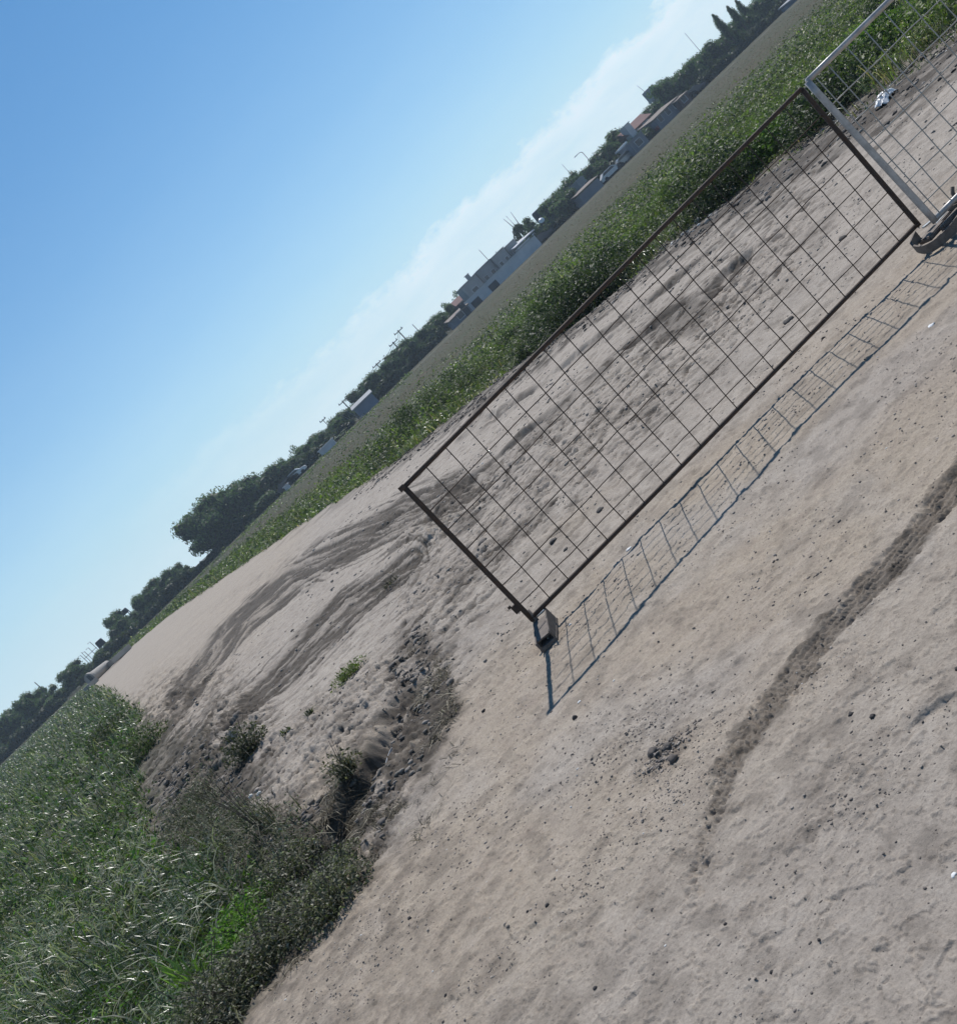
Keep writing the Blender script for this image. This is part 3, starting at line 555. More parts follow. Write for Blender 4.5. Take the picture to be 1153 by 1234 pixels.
DIRT, DK, WHT = (0.31, 0.265, 0.225), (0.13, 0.11, 0.095), (0.62, 0.60, 0.57)
P = []
def sk(x, y):
    return (sdf(x, y, LEFT_POLY) < 0) * (0.12 + 0.88 * sstep(-.1, .6, fbm(x * 1.4, y * 1.4, 4, 171))) * (1 - 0.9 * sstep(0, -.1, sdf(x, y, LEFT_POLY)) * 0)
for n_, xr, yr, lo, hi, c_ in ((15000, (-1.3, 1.8), (1.7, 3.4), 0.0015, 0.0048, [5, 4, .12]), (12000, (-2.2, 3.4), (3.2, 5.6), 0.0024, 0.0080, [5, 3.4, .10]), (6000, (-2.2, 5), (5.4, 9), 0.004, 0.013, [8, 2, .10]), (7000, (-3.5, 8), (8, 15), 0.006, 0.024, [9, 1, .05]),
                               (3500, (-7, 6), (13, 24), 0.010, 0.036, [9, 1, .03])):
    x, y = scatter(n_, xr, yr, sk); n = len(x); s_ = lo + (hi - lo) * rng.random(n) ** 3.5
    P.append(stones(x, y, s_, pal(n, [DIRT, DK, WHT], c_, 0.12)))
for (px, py), rad, n, s1 in (((800, 905), 0.055, 500, 0.008), ((768, 885), 0.12, 500, 0.005), ((850, 890), 0.16, 400, 0.004), ((1010, 965), 0.12, 300, 0.004), ((560, 980), 0.25, 400, 0.005), ((640, 790), 0.2, 250, 0.006), ((480, 1110), 0.35, 900, 0.004), ((760, 1000), 0.2, 400, 0.004), ((1080, 600), 0.3, 300, 0.004)):
    qx, qy = G(px, py); x = qx + rng.normal(0, rad, n) * 1.3; y = qy + rng.normal(0, rad, n) * .8
    P.append(stones(x, y, 0.0012 + s1 * rng.random(n) ** 2.5, pal(n, [DIRT, DK, (0.2, 0.17, 0.145)], [2, 3, 3], 0.12)))
def dk(x, y):
    X, Y = persp(x, y); return np.maximum(sstep(-0.1, 0.08, sdf(X, Y, DARKG)), 0.6 * sstep(-.1, .3, sdf(x, y, LEFT_POLY)) * sstep(.3, -.1, sdf(x, y, GREEN_POLY))) * sstep(-.5, .4, fbm(x * 3, y * 3, 3, 173))
x, y = scatter(60000, (-6, -0.3), (4.6, 14), dk); x, y = x[:9000], y[:9000]; n = len(x)
P.append(stones(x, y, (0.004 + 0.024 * rng.random(n) ** 4) * (0.5 + y / 12), pal(n, [(0.24, 0.205, 0.175), (0.17, 0.145, 0.12), DK], [3, 4, 2], 0.12)))
x, y = scatter(30000, (-2, 10), (9, 28), lambda x, y: sstep(-2.0, -0.6, sdf(x, y, VERGE_POLY)) * sstep(1.6, .9, sdf(x, y, VERGE_POLY)) * sstep(-.3, .4, fbm(x * 1.6, y * 1.6, 3, 175))); x, y = x[:3800], y[:3800]; n = len(x)
P.append(stones(x, y, 0.008 + 0.040 * rng.random(n) ** 3, pal(n, [(0.24, 0.205, 0.175), (0.10, 0.085, 0.07), (0.05, 0.04, 0.035)], [2, 3, 3], 0.15)))
V, f, C = join(P); tag(link('gravel', np_mesh('gr', V, f, C), stone_m), 'loose crumbs of dirt and gravel strewn over the bare track', 'gravel', kind='stuff')
# pale rubble washed against the verge
px_ = rng.uniform(520, 860, 900); t_ = (px_ - 520) / 340; py_ = 505 - 245 * t_ + rng.normal(0, 5, 900) - 6
gxy = np.array([G(a0, b0) for a0, b0 in zip(px_, py_)]); q = rng.random(900) < 0.5
V, f, C = stones(gxy[q, 0], gxy[q, 1], 0.02 + 0.035 * rng.random(q.sum()) ** 2, pal(q.sum(), [DIRT, DK, (0.5, 0.48, 0.45)], [4, 3, 2]))
tag(link('edge_rubble', np_mesh('er', V, f, C), stone_m), 'line of pale and dark rubble washed against the foot of the far verge', 'rubble', kind='stuff')
def clod(name, px, py, size, col, label, cat='stone', group=None, flat=0.7):
    gx_, gy_ = G(px, py); z = H1(gx_, gy_); k = len(ico2V)
    V = ico2V * (1 + 0.22 * np.array([pn(v[0] * 1.7 + px, v[1] * 1.7 + v[2] * 2 + py, 5) for v in ico2V])[:, None] * 2)
    V = V * np.array([1, random.uniform(.7, 1.1), flat]) * size
    o = link(name, np_mesh(name, V, ico2F, np.tile(np.array(col), (k, 1))), stone_m); o.location = (gx_, gy_, z + size * flat * 0.22); o.rotation_euler = (0, 0, random.uniform(0, 6))
    tag(o, label, cat, group); return o
DKS = (0.055, 0.048, 0.045)
big = [(662, 1093, .0085, 'dark angular stone alone on the smooth dirt, largest of the lower foreground'), (783, 1094, .007, 'dark stone with two specks beside it on the grey foreground dirt'),
       (985, 1131, .0055, 'round dark pebble on the plain grey dirt at the lower right'), (925, 1167, .006, 'dark pebble nearest the lower right part of the foreground'),
       (715, 1189, .0065, 'long dark stone lying on the dirt near the lower border'), (497, 1110, .009, 'dark stone on the fine gravel left of the foreground middle'),
       (638, 1101, .006, 'small dark stone just left of the largest foreground stone'), (541, 1203, .007, 'dark flattened stone at the bottom of the gravelly dirt'),
       (868, 1108, .0055, 'dark pebble right of the foreground middle'), (1023, 859, .008, 'dark stone on the dirt left of the broken crust'),
       (1049, 862, .010, 'dark stone with two smaller ones just left of the broken crust'), (690, 862, .014, 'small dark stone just below the tip of the left post shadow'),
       (581, 855, .013, 'dark clod left of the post shadow on pinkish dirt'), (1150, 803, .008, 'round dark stone at the right border above the broken crust')]
for px, py, s_, lb in big: clod('stone', px, py, s_, DKS, lb, 'stone', 'dark stones on the foreground dirt')
for px, py, s_, lb in ((786, 906, .030, 'left dark clod of the crumbly heap in the foreground'), (803, 900, .026, 'upper dark clod of the crumbly heap in the foreground'), (812, 916, .026, 'right dark clod of the crumbly heap in the foreground')):
    clod('dirt_clod', px, py, s_ * .8, (0.10, 0.085, 0.075), lb, 'clod', 'clods of the foreground heap')
for px, py, s_, lb in ((669, 655, .030, 'dark clod seen through the lower left mesh of the brown fence'), (683, 664, .020, 'smaller dark clod just right of the clod behind the lower left fence mesh'), (725, 617, .028, 'dark clod seen through the mesh behind the second post bay'),
                       (948, 385, .040, 'dark clod behind the right part of the brown fence'), (583, 655, .05, 'dark flat mud lump right behind the left post'), (1015, 288, .03, 'small dark stone seen through the mesh by the right brown post')):
    clod('dirt_clod', px, py, s_, (0.085, 0.073, 0.065), lb, 'clod', 'clods on the track behind the fence', flat=0.5)
for px, py, lb in ((305, 962, 'left of two round white pebbles in the scrub'), (317, 961, 'right of two round white pebbles in the scrub')):
    o = clod('pebble', px, py, .022, (0.62, 0.60, 0.55), lb, 'pebble', 'round white pebbles'); o.location.z += 0.03
for px, py, s_, lb in ((1122, 393, .020, 'pale chip of rubble on the dirt near the right border'), (758, 662, .018, 'white chip behind the lower rail of the brown fence'), (694, 842, .010, 'thin white chip right of the post shadow tip'), (1146, 1052, .008, 'white chip at the lower right border')):
    clod('white_chip', px, py, s_, (0.75, 0.74, 0.72), lb, 'rubble chip', flat=0.35)

# ---------------------------------------------------------------- fence panels
rust_m = plain('rusty_steel', (0.050, 0.040, 0.034), 0.75, 0.3, 0.4, 30, 0.3, (0.085, 0.052, 0.036))
galv_m = plain('galvanised_steel', (0.50, 0.475, 0.45), 0.42, 0.25, 0.35, 18, 0.1)
galvw_m = plain('galvanised_wire', (0.42, 0.41, 0.38), 0.5, 0.2, 0.3, 30)
foot_m = plain('dull_foot_steel', (0.20, 0.165, 0.14), 0.8, 0.2, 0.4, 25, 0.3)
footw_m = plain('worn_bright_steel', (0.55, 0.54, 0.52), 0.4, 0.6, 0.4, 25)
def P3(px, py, y_):
    x_, z_ = S(px, py, y_); return Vector((x_, y_, z_))
def panel(name, BL, BR, TL, TR, nx, nz, mat, wmat, rad, wr, label, square=False, bow=0.0):
    e = empty(name, (BL.x, BL.y, 0)); o0 = Vector(e.location); tag(e, label, 'fence panel')
    L = lambda p: p - o0
    def bil(s, u_): return BL.lerp(BR, s).lerp(TL.lerp(TR, s), u_) + Vector((0, -bow * math.sin(math.pi * s) * u_, -0.006 * math.sin(math.pi * s)))
    def bar(nm, a, b_, r_=rad):
        bm = bmesh.new(); n = 12; tube(bm, [L(bil(*(Vector(a).lerp(Vector(b_), i / n)))) for i in range(n + 1)], r_, 10 if not square else 4)
        return bm_obj(nm, bm, mat, e, smooth=not square)
    bar('top_rail', (0, 1), (1, 1)); bar('bottom_rail', (0, 0), (1, 0)); bar('post', (0, -0.015), (0, 1.0), rad * 1.12); bar('post', (1, -0.015), (1, 1.0), rad * 1.12)
    bm = bmesh.new()
    for i in range(1, nx):
        s = (i + random.uniform(-0.03, 0.03)) / nx; d = Vector((0, wr, 0))
        tube(bm, [L(bil(s + random.uniform(-.0008, .0008), k / 8)) + d for k in range(9)], wr, 5)
    for j in range(1, nz):
        u_ = (j - 0.28) / nz
        tube(bm, [L(bil(k / 24, u_ + random.uniform(-.004, .004))) - Vector((0, wr, 0)) for k in range(25)], wr, 5)
    bm_obj('wire_mesh', bm, wmat, e, smooth=True)
    return e
BL, BR = P3(640, 745, 5.80), P3(1105, 270, 6.06)
TL, TR = P3(487, 587, 5.66), P3(965, 107, 6.16)
p1 = panel('metal_fence', BL, BR, TL, TR, 21, 7, rust_m, rust_m, 0.0135, 0.0032, 'low dark rusty metal fence panel with square wire mesh', bow=-0.10)
o0 = Vector(p1.location)
bm = bmesh.new(); q = BL.lerp(TL, 0.10) - o0; box(bm, q + Vector((-0.028, 0, 0)), (0.03, 0.02, 0.05)); box(bm, q + Vector((-0.045, 0, 0.03)), (0.02, 0.012, 0.015)); bm_obj('hinge_lug', bm, rust_m, p1)
bm = bmesh.new(); q = TL - o0; box(bm, q + Vector((-0.012, 0, 0.004)), (0.035, 0.03, 0.028)); bm_obj('corner_cap', bm, rust_m, p1)
for u_ in (0.06, 0.12):
    bm = bmesh.new(); q = BL.lerp(BR, 0.93).lerp(TL.lerp(TR, 0.93), 1) - o0
    q = BR.lerp(TR, 0.68 + u_) - o0; tube(bm, [q + Vector((0.0 + 0.045 * (1 - math.cos(a)) * .9, 0.026 * math.sin(a), 0.01 * math.sin(2 * a))) for a in np.linspace(0, 2 * math.pi, 13)], 0.0025, 5)
    bm_obj('wire_tie', bm, galvw_m, p1)
B2, T2 = P3(1125, 265, 5.98), P3(972, 98, 6.05)
dR = (BR - BL).normalized() * 3.2; dR.z = 0.02
p2 = panel('metal_fence', B2, B2 + dR, T2, T2 + dR + Vector((0, 0, 0.01)), 21, 7, galv_m, galvw_m, 0.0175, 0.0036, 'pale galvanised metal fence panel running out of the picture at the right')
q0 = Vector(p2.location); bm = bmesh.new(); off = Vector((0.045, -0.012, 0))
tube(bm, [B2 - q0 + off, T2 - q0 + off + Vector((0, 0, -0.02))], 0.0035, 6); bm_obj('inner_rod', bm, galvw_m, p2)

# left foot: short folded-steel channel under the post
e = empty('support_base', (BL.x + 0.03, BL.y - 0.03, 0)); e.rotation_euler = (0, 0, R(-14)); tag(e, 'dark folded steel foot under the left end of the brown fence', 'fence foot')
zz = H1(BL.x, BL.y); e.location.z = zz
bm = bmesh.new(); box(bm, (0, -0.07, 0.012), (0.115, 0.30, 0.024), bev=0.004); box(bm, (-0.050, -0.07, 0.045), (0.010, 0.30, 0.075), rx=0.12, bev=0.002); box(bm, (0.050, -0.07, 0.050), (0.010, 0.28, 0.09), rx=0.15, bev=0.002)
bm_obj('channel', bm, foot_m, e)
bm = bmesh.new(); box(bm, (0, -0.10, 0.075), (0.088, 0.20, 0.010), rx=0.18, bev=0.002); bm_obj('cover', bm, foot_m, e)
bm = bmesh.new(); tube(bm, [(-0.03, 0.03, 0.0), (-0.03, 0.03, 0.17)], 0.019, 10); bm_obj('socket', bm, foot_m, e, True)
bm = bmesh.new(); box(bm, (0.0, 0.055, 0.104), (0.088, 0.03, 0.008)); bm_obj('worn_plate', bm, footw_m, e)
bm = bmesh.new(); tube(bm, [(0.0, -0.02, 0.02), (0.004, -0.16, 0.03)], 0.006, 6); bm_obj('cross_rod', bm, footw_m, e, True)

# right foot: bent flat strap with a slotted block, carrying both panels
fx, fy = BR.x, BR.y; zz = H1(fx, fy)
e = empty('support_base', (fx, fy, zz)); tag(e, 'dark slotted foot with a bent strap where the two fence panels meet', 'fence foot')
def strap(bm, pts, hgt, th):
    pts = [Vector(p) for p in pts]; n = len(pts); rows = []
    for i, p in enumerate(pts):
        d = (pts[min(i + 1, n - 1)] - pts[max(i - 1, 0)]); d.z = 0; d.normalize(); s = Vector((d.y, -d.x, 0)) * th / 2
        rows.append([bm.verts.new(v) for v in (p + s, p + s + Vector((0, 0, hgt)), p - s + Vector((0, 0, hgt)), p - s)])
    for a_, c_ in zip(rows, rows[1:]):
        for k in range(4): bm.faces.new((a_[k], a_[(k + 1) % 4], c_[(k + 1) % 4], c_[k]))
    bm.faces.new(rows[0]); bm.faces.new(rows[-1][::-1])
def arc(pts, n=6):
    out = []
    for i in range(len(pts) - 1):
        p0 = Vector(pts[max(i - 1, 0)]); p1_ = Vector(pts[i]); p2_ = Vector(pts[i + 1]); p3 = Vector(pts[min(i + 2, len(pts) - 1)])
        for k in range(n):
            t_ = k / n; out.append(0.5 * ((2 * p1_) + (p2_ - p0) * t_ + (2 * p0 - 5 * p1_ + 4 * p2_ - p3) * t_ ** 2 + (-p0 + 3 * p1_ - 3 * p2_ + p3) * t_ ** 3))
    return out + [Vector(pts[-1])]
bm = bmesh.new(); strap(bm, arc([(-0.03, 0.02, 0.07), (-0.115, -0.03, 0.05), (-0.125, -0.13, 0.02), (-0.07, -0.20, 0.012), (0.06, -0.19, 0.012), (0.20, -0.13, 0.015), (0.34, -0.08, 0.015)]), 0.055, 0.012); bm_obj('strap', bm, foot_m, e)
bm = bmesh.new()
box(bm, (0.02, -0.03, 0.06), (0.16, 0.10, 0.030), rz=0.25, bev=0.006); box(bm, (0.13, -0.085, 0.05), (0.20, 0.035, 0.05), rz=0.3, bev=0.005); box(bm, (0.17, 0.005, 0.05), (0.17, 0.035, 0.05), rz=0.3, bev=0.005)
box(bm, (0.275, -0.02, 0.055), (0.14, 0.14, 0.10), rz=0.3, bev=0.012); bm_obj('slotted_block', bm, foot_m, e)
bm = bmesh.new(); tube(bm, [(0.29, 0.06, 0.05), (0.31, 0.075, 0.12), (0.33, 0.07, 0.15)], 0.012, 8); bm_obj('lug', bm, foot_m, e, True)
bm = bmesh.new(); box(bm, (0.05, 0.015, 0.105), (0.06, 0.03, 0.010), rz=0.1, ry=0.1); box(bm, (0.19, 0.07, 0.06), (0.16, 0.018, 0.012), rz=0.25); bm_obj('worn_plate', bm, footw_m, e)

# ---------------------------------------------------------------- litter
plastic_m = plain('white_plastic', (0.72, 0.72, 0.72), 0.35, 0, 0.25, 8, 0.3)
def crumple(name, x, y, sx, sy, sz, rz, label, cat, z=0.0, seed=1, mat=plastic_m):
    n = 22; u_, v_ = np.meshgrid(np.linspace(-1, 1, n), np.linspace(-1, 1, n)); rr = np.clip(1 - (u_ ** 2 + v_ ** 2) * 0.6, 0, 1)
    z_ = sz * (rr * (0.5 + 0.9 * ridged(u_ * 1.6, v_ * 1.6, 3, seed)))
    V = np.stack([u_ * sx * (1 + .2 * pn(v_ * 2, u_, seed)), v_ * sy * (1 + .25 * pn(u_ * 2, v_, seed + 4)), z_], -1).reshape(-1, 3)
    k = np.arange(n - 1)[:, None] * n + np.arange(n - 1)[None]; f = np.stack([k, k + 1, k + n + 1, k + n], -1).reshape(-1, 4)
    o = link(name, np_mesh(name, V, f), mat); o.location = (x, y, H1(x, y) + z); o.rotation_euler = (0, 0, rz)
    sm = o.modifiers.new('t', 'SOLIDIFY'); sm.thickness = 0.003; tag(o, label, cat); return o
x, y = G(1069, 122); crumple('plastic_bag', x, y, 0.17, 0.10, 0.10, 0.5, 'crumpled white plastic bag lying at the verge behind the galvanised fence', 'plastic bag', seed=201)
x, y = G(838, 262); crumple('paper_scrap', x, y, 0.09, 0.07, 0.08, 1.5, 'crumpled white scrap on the verge edge behind the brown fence', 'litter', seed=203)
x, y = G(822, 282); crumple('paper_scrap', x, y, 0.10, 0.05, 0.06, 0.5, 'flat white scrap between rubble at the foot of the verge', 'litter', seed=205)
# torn white plastic strip in the gully
gx_, gy_ = G(482, 882); e = empty('plastic_strip', (gx_, gy_, H1(gx_, gy_) + 0.06)); tag(e, 'torn looped strip of white plastic on dark litter beside the gully', 'plastic strip')
bm = bmesh.new(); strap(bm, arc([(-0.20, -0.04, 0.0), (-0.12, 0.03, 0.03), (-0.07, -0.05, 0.035), (0.02, -0.03, 0.01), (0.07, 0.05, 0.03), (0.14, 0.10, 0.05), (0.18, 0.20, 0.06)], 5), 0.022, 0.006)
strap(bm, arc([(0.02, -0.03, 0.0), (0.0, 0.05, 0.02), (0.07, 0.07, 0.03)], 4), 0.012, 0.004); bm_obj('ribbon', bm, plastic_m, e)

# ---------------------------------------------------------------- trees along the far edge of the field
def crown_mesh(seed, kind):
    r_ = np.random.default_rng(seed); blobs = []
    if kind == 'round': blobs = [((r_.uniform(-.62, .62), r_.uniform(-.5, .5), r_.uniform(.22, .80)), r_.uniform(.20, .34)) for _ in range(17)] + [((0, 0, .5), .42)]
    elif kind == 'wide': blobs = [((r_.uniform(-.82, .82), r_.uniform(-.5, .5), r_.uniform(.15, .62)), r_.uniform(.18, .36)) for _ in range(20)]
    elif kind == 'tall': blobs = [((r_.uniform(-.45, .45) * (1.1 - k / 16), r_.uniform(-.35, .35), .12 + .8 * k / 14), r_.uniform(.16, .27)) for k in range(15)]
    elif kind == 'cypress': blobs = [((r_.uniform(-.08, .08), 0, .06 + .88 * k / 12), .42 * math.sin(math.pi * (0.12 + 0.80 * k / 12)) ** .8) for k in range(13)]
    elif kind == 'sparse': blobs = [((r_.uniform(-.7, .7), r_.uniform(-.5, .5), r_.uniform(.35, .92)), r_.uniform(.10, .17)) for _ in range(15)]
    elif kind == 'palm': blobs = []
    P = []; zs = 0.95
    for (c, rad) in blobs:
        c = np.array(c)
        if kind != 'sparse':
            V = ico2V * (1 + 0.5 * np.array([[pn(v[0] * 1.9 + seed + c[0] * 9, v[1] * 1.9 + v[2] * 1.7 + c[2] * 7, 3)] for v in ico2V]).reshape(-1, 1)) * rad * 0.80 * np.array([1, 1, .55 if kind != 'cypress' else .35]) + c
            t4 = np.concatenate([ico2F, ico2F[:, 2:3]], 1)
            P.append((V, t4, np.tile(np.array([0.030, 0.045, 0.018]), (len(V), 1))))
        n = int(210 * (rad / .25) ** 1.6) if kind != 'sparse' else 60
        q = r_.normal(size=(n, 3)); q /= np.linalg.norm(q, axis=1)[:, None]; q *= r_.uniform(0.72, 1.22, (n, 1)) * rad
        q[:, 2] *= .62 if kind != 'cypress' else .40; p = q + c
        lm = 0.9 + 0.55 * r_.random(); base = np.array([0.080, 0.125, 0.045]) * lm
        cc = base[None] * r_.uniform(0.6, 1.5, (n, 1))
        P.append(leaves(p[:, 0], p[:, 1], p[:, 2], r_.uniform(.022, .052, n) * (1 if kind != 'cypress' else .8), cc, 0.2))
    if kind == 'palm':
        for k in range(22):
            a = 6.28 * k / 22; e_ = r_.uniform(.1, 1.0); n = 26
            for j in range(n):
                s = j / n; x_ = math.cos(a) * s * .95; y_ = math.sin(a) * s * .95; z_ = .80 + .22 * e_ * s - .42 * s * s * (1.3 - e_ * .4)
                P.append(leaves(np.array([x_] * 2), np.array([y_] * 2), np.array([z_] * 2), np.array([.09, .07]), np.tile(np.array([.05, .07, .025]), (2, 1)), 0))
    V, f, C = join(P); V = V.copy(); zmin = V[:, 2].min(); V[:, 2] = (V[:, 2] - zmin) / (V[:, 2].max() - zmin); V[:, 0] /= np.abs(V[:, 0]).max(); V[:, 1] /= np.abs(V[:, 1]).max()
    me = np_mesh('crown', V, f, C); me.materials.append(crown_m); return me
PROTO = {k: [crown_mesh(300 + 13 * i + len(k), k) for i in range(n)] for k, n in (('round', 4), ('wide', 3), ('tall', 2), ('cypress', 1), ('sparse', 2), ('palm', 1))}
bm = bmesh.new()
tube(bm, [(0, 0, 0), (0.02, 0, .4), (-0.01, 0.02, 1)], 0.07, 8, 0.035)
for a in (0.4, 2.4, 4.3): tube(bm, [(0, 0, .55), (math.cos(a) * .22, math.sin(a) * .22, 1.0), (math.cos(a) * .34, math.sin(a) * .34, 1.45)], 0.035, 6, 0.012)
trunk_me = bpy.data.meshes.new('trunk'); bm.to_mesh(trunk_me); bm.free(); trunk_me.materials.append(bark_m)
tn = 0
def tree(px, py, wpx, D, kind, label, cat='tree', base=0.12, group='trees along the far edge of the field', name=None):
    """px,py = top of the crown in the photo, wpx = width there"""
    global tn
    x_, top_ = S(px, py, D); wd = wpx * D / F; top_ *= 1.20
    e = empty(name or ('cypress_tree' if kind == 'cypress' else 'palm_tree' if kind == 'palm' else 'broadleaf_tree'), (x_, D, 0)); tag(e, label, cat, group)
    me = PROTO[kind][tn % len(PROTO[kind])]; tn += 1
    c = link('crown', me, None, e); zb = top_ * base; c.location = (0, 0, zb); c.scale = (wd / 2 * (1 if tn % 2 else -1), max(wd / 2, 1.2), top_ - zb); c.rotation_euler = (0, 0, 0)
    t_ = link('trunk', trunk_me, None, e); t_.scale = (top_ * .5, top_ * .5, max(zb * 1.2, top_ * 0.35) if kind != 'palm' else top_ * 0.9)
    return e
def shift(px, py, d): return px + d * ca, py - d * sa      # slide along the line of the horizon
# (x, y of the top, width, distance, kind, label)
LL = 'dark leafy tree in the low row left of the drainage culvert'
LM = 'dark rounded tree in the row between the culvert and the biggest tree'
LB = 'dark tree in the thick belt between the biggest tree and the blue grey shed'
LH = 'dark tree in the dense belt between the shed and the small grey house'
LR = 'dark tree among the buildings right of the long white wall'
LT = 'dark tree in the belt around the pointed cypresses'
for px, py, w, D, k, lb in [
    (-14, 893, 40, 175, 'wide', LL), (2, 868, 36, 178, 'round', LL), (14, 857, 30, 182, 'tall', LL), (25, 845, 30, 176, 'round', LL), (38, 841, 32, 180, 'wide', LL), (52, 838, 30, 176, 'wide', LL), (62, 840, 24, 172, 'round', LL),
    (80, 808, 40, 176, 'round', 'rounded tree with smooth top just left of the roof rack frame'), (93, 812, 30, 184, 'wide', LM), (108, 800, 30, 186, 'wide', LM), (122, 782, 26, 178, 'round', LM), (134, 745, 30, 182, 'round', 'broad dark tree right of the small black water tank'),
    (146, 746, 34, 178, 'wide', LM), (158, 742, 28, 186, 'round', LM), (168, 717, 30, 182, 'round', LM), (176, 716, 30, 176, 'wide', LM), (187, 700, 30, 184, 'tall', LM), (198, 692, 28, 178, 'round', LM), (206, 688, 26, 184, 'round', LM), (214, 690, 30, 176, 'wide', LM),
    (230, 622, 54, 172, 'round', 'leftmost and broadest crown of the biggest dark tree'), (243, 608, 66, 176, 'round', 'tallest rounded tree standing above the whole left tree line'), (264, 602, 56, 182, 'round', 'large green tree joined to the right of the tallest one'),
    (283, 590, 52, 178, 'round', 'large lighter green tree right of the tallest group'), (305, 574, 46, 184, 'wide', 'large dark tree ending the tallest group'), (322, 568, 42, 178, 'round', LB), (337, 563, 34, 186, 'wide', LB), (345, 549, 24, 190, 'sparse', 'thin open crowned tree showing sky through its branches'),
    (355, 551, 26, 178, 'round', LB), (316, 600, 26, 166, 'round', 'small round shrub standing in front of the tallest group'), (366, 536, 34, 182, 'round', LB), (376, 530, 30, 176, 'wide', LB), (386, 520, 30, 184, 'round', LB), (398, 507, 34, 180, 'wide', LB), (408, 503, 28, 174, 'round', LB),
    (400, 532, 40, 168, 'wide', 'wide clipped dark tree before the belt left of the shed'), (428, 470, 28, 190, 'round', 'dark tree behind the blue grey shed'), (444, 455, 34, 176, 'round', 'light green sunlit tree right beside the blue grey shed'), (455, 449, 30, 180, 'wide', LH), (466, 437, 30, 176, 'round', LH), (474, 424, 28, 182, 'round', LH),
    (484, 415, 32, 178, 'round', LH), (494, 412, 30, 172, 'wide', LH), (503, 404, 30, 184, 'tall', LH), (512, 394, 28, 176, 'round', LH), (521, 385, 30, 180, 'round', LH), (530, 378, 28, 174, 'wide', LH), (541, 362, 24, 196, 'sparse', 'thin grey tree behind the small grey house'),
    (607, 300, 22, 210, 'round', 'tree top showing over the flat roofs of the long pale building'), (624, 274, 20, 178, 'palm', 'ragged palm at the right end of the long white wall'), (634, 268, 22, 174, 'tall', LR), (658, 246, 36, 176, 'round', LR), (669, 234, 32, 180, 'round', LR), (679, 220, 34, 184, 'wide', LR),
    (676, 240, 34, 166, 'round', 'olive tinged tree in front right of the dark tank'), (700, 208, 26, 182, 'wide', LR), (712, 198, 28, 170, 'round', LR), (724, 181, 34, 176, 'round', LR), (735, 166, 36, 180, 'tall', 'bushy tree with feathery top left of the red roofed house'), (745, 160, 26, 184, 'round', LR),
    (762, 165, 36, 176, 'wide', LR), (776, 155, 30, 168, 'wide', LR), (790, 106, 28, 184, 'sparse', LR), (795, 104, 40, 178, 'round', 'bluish green tree right of the white water tower'), (806, 94, 34, 182, 'round', LT), (816, 90, 32, 176, 'wide', LT), (828, 80, 34, 180, 'round', LT), (836, 72, 32, 176, 'wide', LT),
    (843, 64, 34, 182, 'round', LT), (852, 57, 34, 178, 'tall', LT), (862, 50, 34, 184, 'round', LT), (872, 43, 34, 176, 'wide', LT), (863, 24, 10, 172, 'cypress', 'pointed dark cypress standing apart, tallest of the pointed trees'), (880, 13, 9, 176, 'cypress', 'middle pointed cypress of the three'), (890, 6, 9, 178, 'cypress', 'pointed cypress nearest the upper right'),
    (884, 28, 34, 182, 'round', LT), (896, 17, 34, 176, 'wide', LT), (908, 4, 38, 182, 'round', LT), (920, -4, 36, 176, 'wide', LT), (934, -22, 40, 180, 'round', LT), (950, -36, 44, 178, 'wide', LT), (970, -60, 44, 182, 'round', LT)]:
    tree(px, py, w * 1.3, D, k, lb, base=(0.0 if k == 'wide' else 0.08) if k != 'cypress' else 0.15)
sk_ = [(-20, 893), (13, 862), (36, 847), (60, 843), (92, 818), (110, 803), (130, 770), (150, 755), (170, 730), (190, 708), (215, 690), (240, 650), (300, 600), (335, 574), (360, 550), (400, 515), (430, 482), (455, 456), (475, 436), (500, 412), (530, 385), (555, 366), (600, 318), (640, 280), (660, 256), (690, 226), (715, 200), (740, 172), (765, 152), (790, 122), (830, 88), (862, 58), (900, 18), (940, -22), (985, -64)]
for k, px in enumerate(p_ for p_ in np.arange(-16, 978, 12.5) if not 190 < p_ < 255):
    py = float(np.interp(px, [a for a, b in sk_], [b for a, b in sk_])) + 3 * math.sin(k * 2.3)
    tree(float(px), py, 36, 194 + 5 * math.sin(k * 1.7), 'round' if k % 3 else 'wide', 'tree in the dim back row of the far belt, showing only between the nearer crowns', base=0.0, group='back row of the far belt of trees')
# under-storey hedge along the foot of the trees
for k, (t0, t1, lb) in enumerate(((-30, 70, 'low dark hedge under the trees left of the culvert'), (92, 215, 'low dark hedge under the trees between culvert and tallest tree'), (215, 420, 'low dark hedge below the tallest trees'), (445, 530, 'low dark hedge below the dense belt of trees'), (640, 760, 'low hedge and shadows at the feet of the houses'), (800, 980, 'low bluish hedge under the cypress belt'))):
    e = None; P = []
    n = int((t1 - t0) * 34); px = rng.uniform(t0, t1, n); base_y = 905 - 0.962 * px
    D = 171.0; xs = np.array([S(p, q, D)[0] for p, q in zip(px, base_y)]); hh_ = 1.5 + 0.9 * fbm(xs * .35, xs * 0, 3, 180)
    zz_ = rng.random(n) * hh_; yy = D + rng.uniform(-1.2, 1.2, n)
    V, f, C = leaves(xs, yy, zz_, rng.uniform(.25, .6, n), pal(n, [(0.04, 0.055, 0.025), (0.06, 0.075, 0.03)], [2, 1]), 0.2)
    m_ = V.mean(0); m_[2] = 0; o = link('hedge', np_mesh('hedge', V - m_, f, C), crown_m); o.location = m_; tag(o, lb, 'hedge')

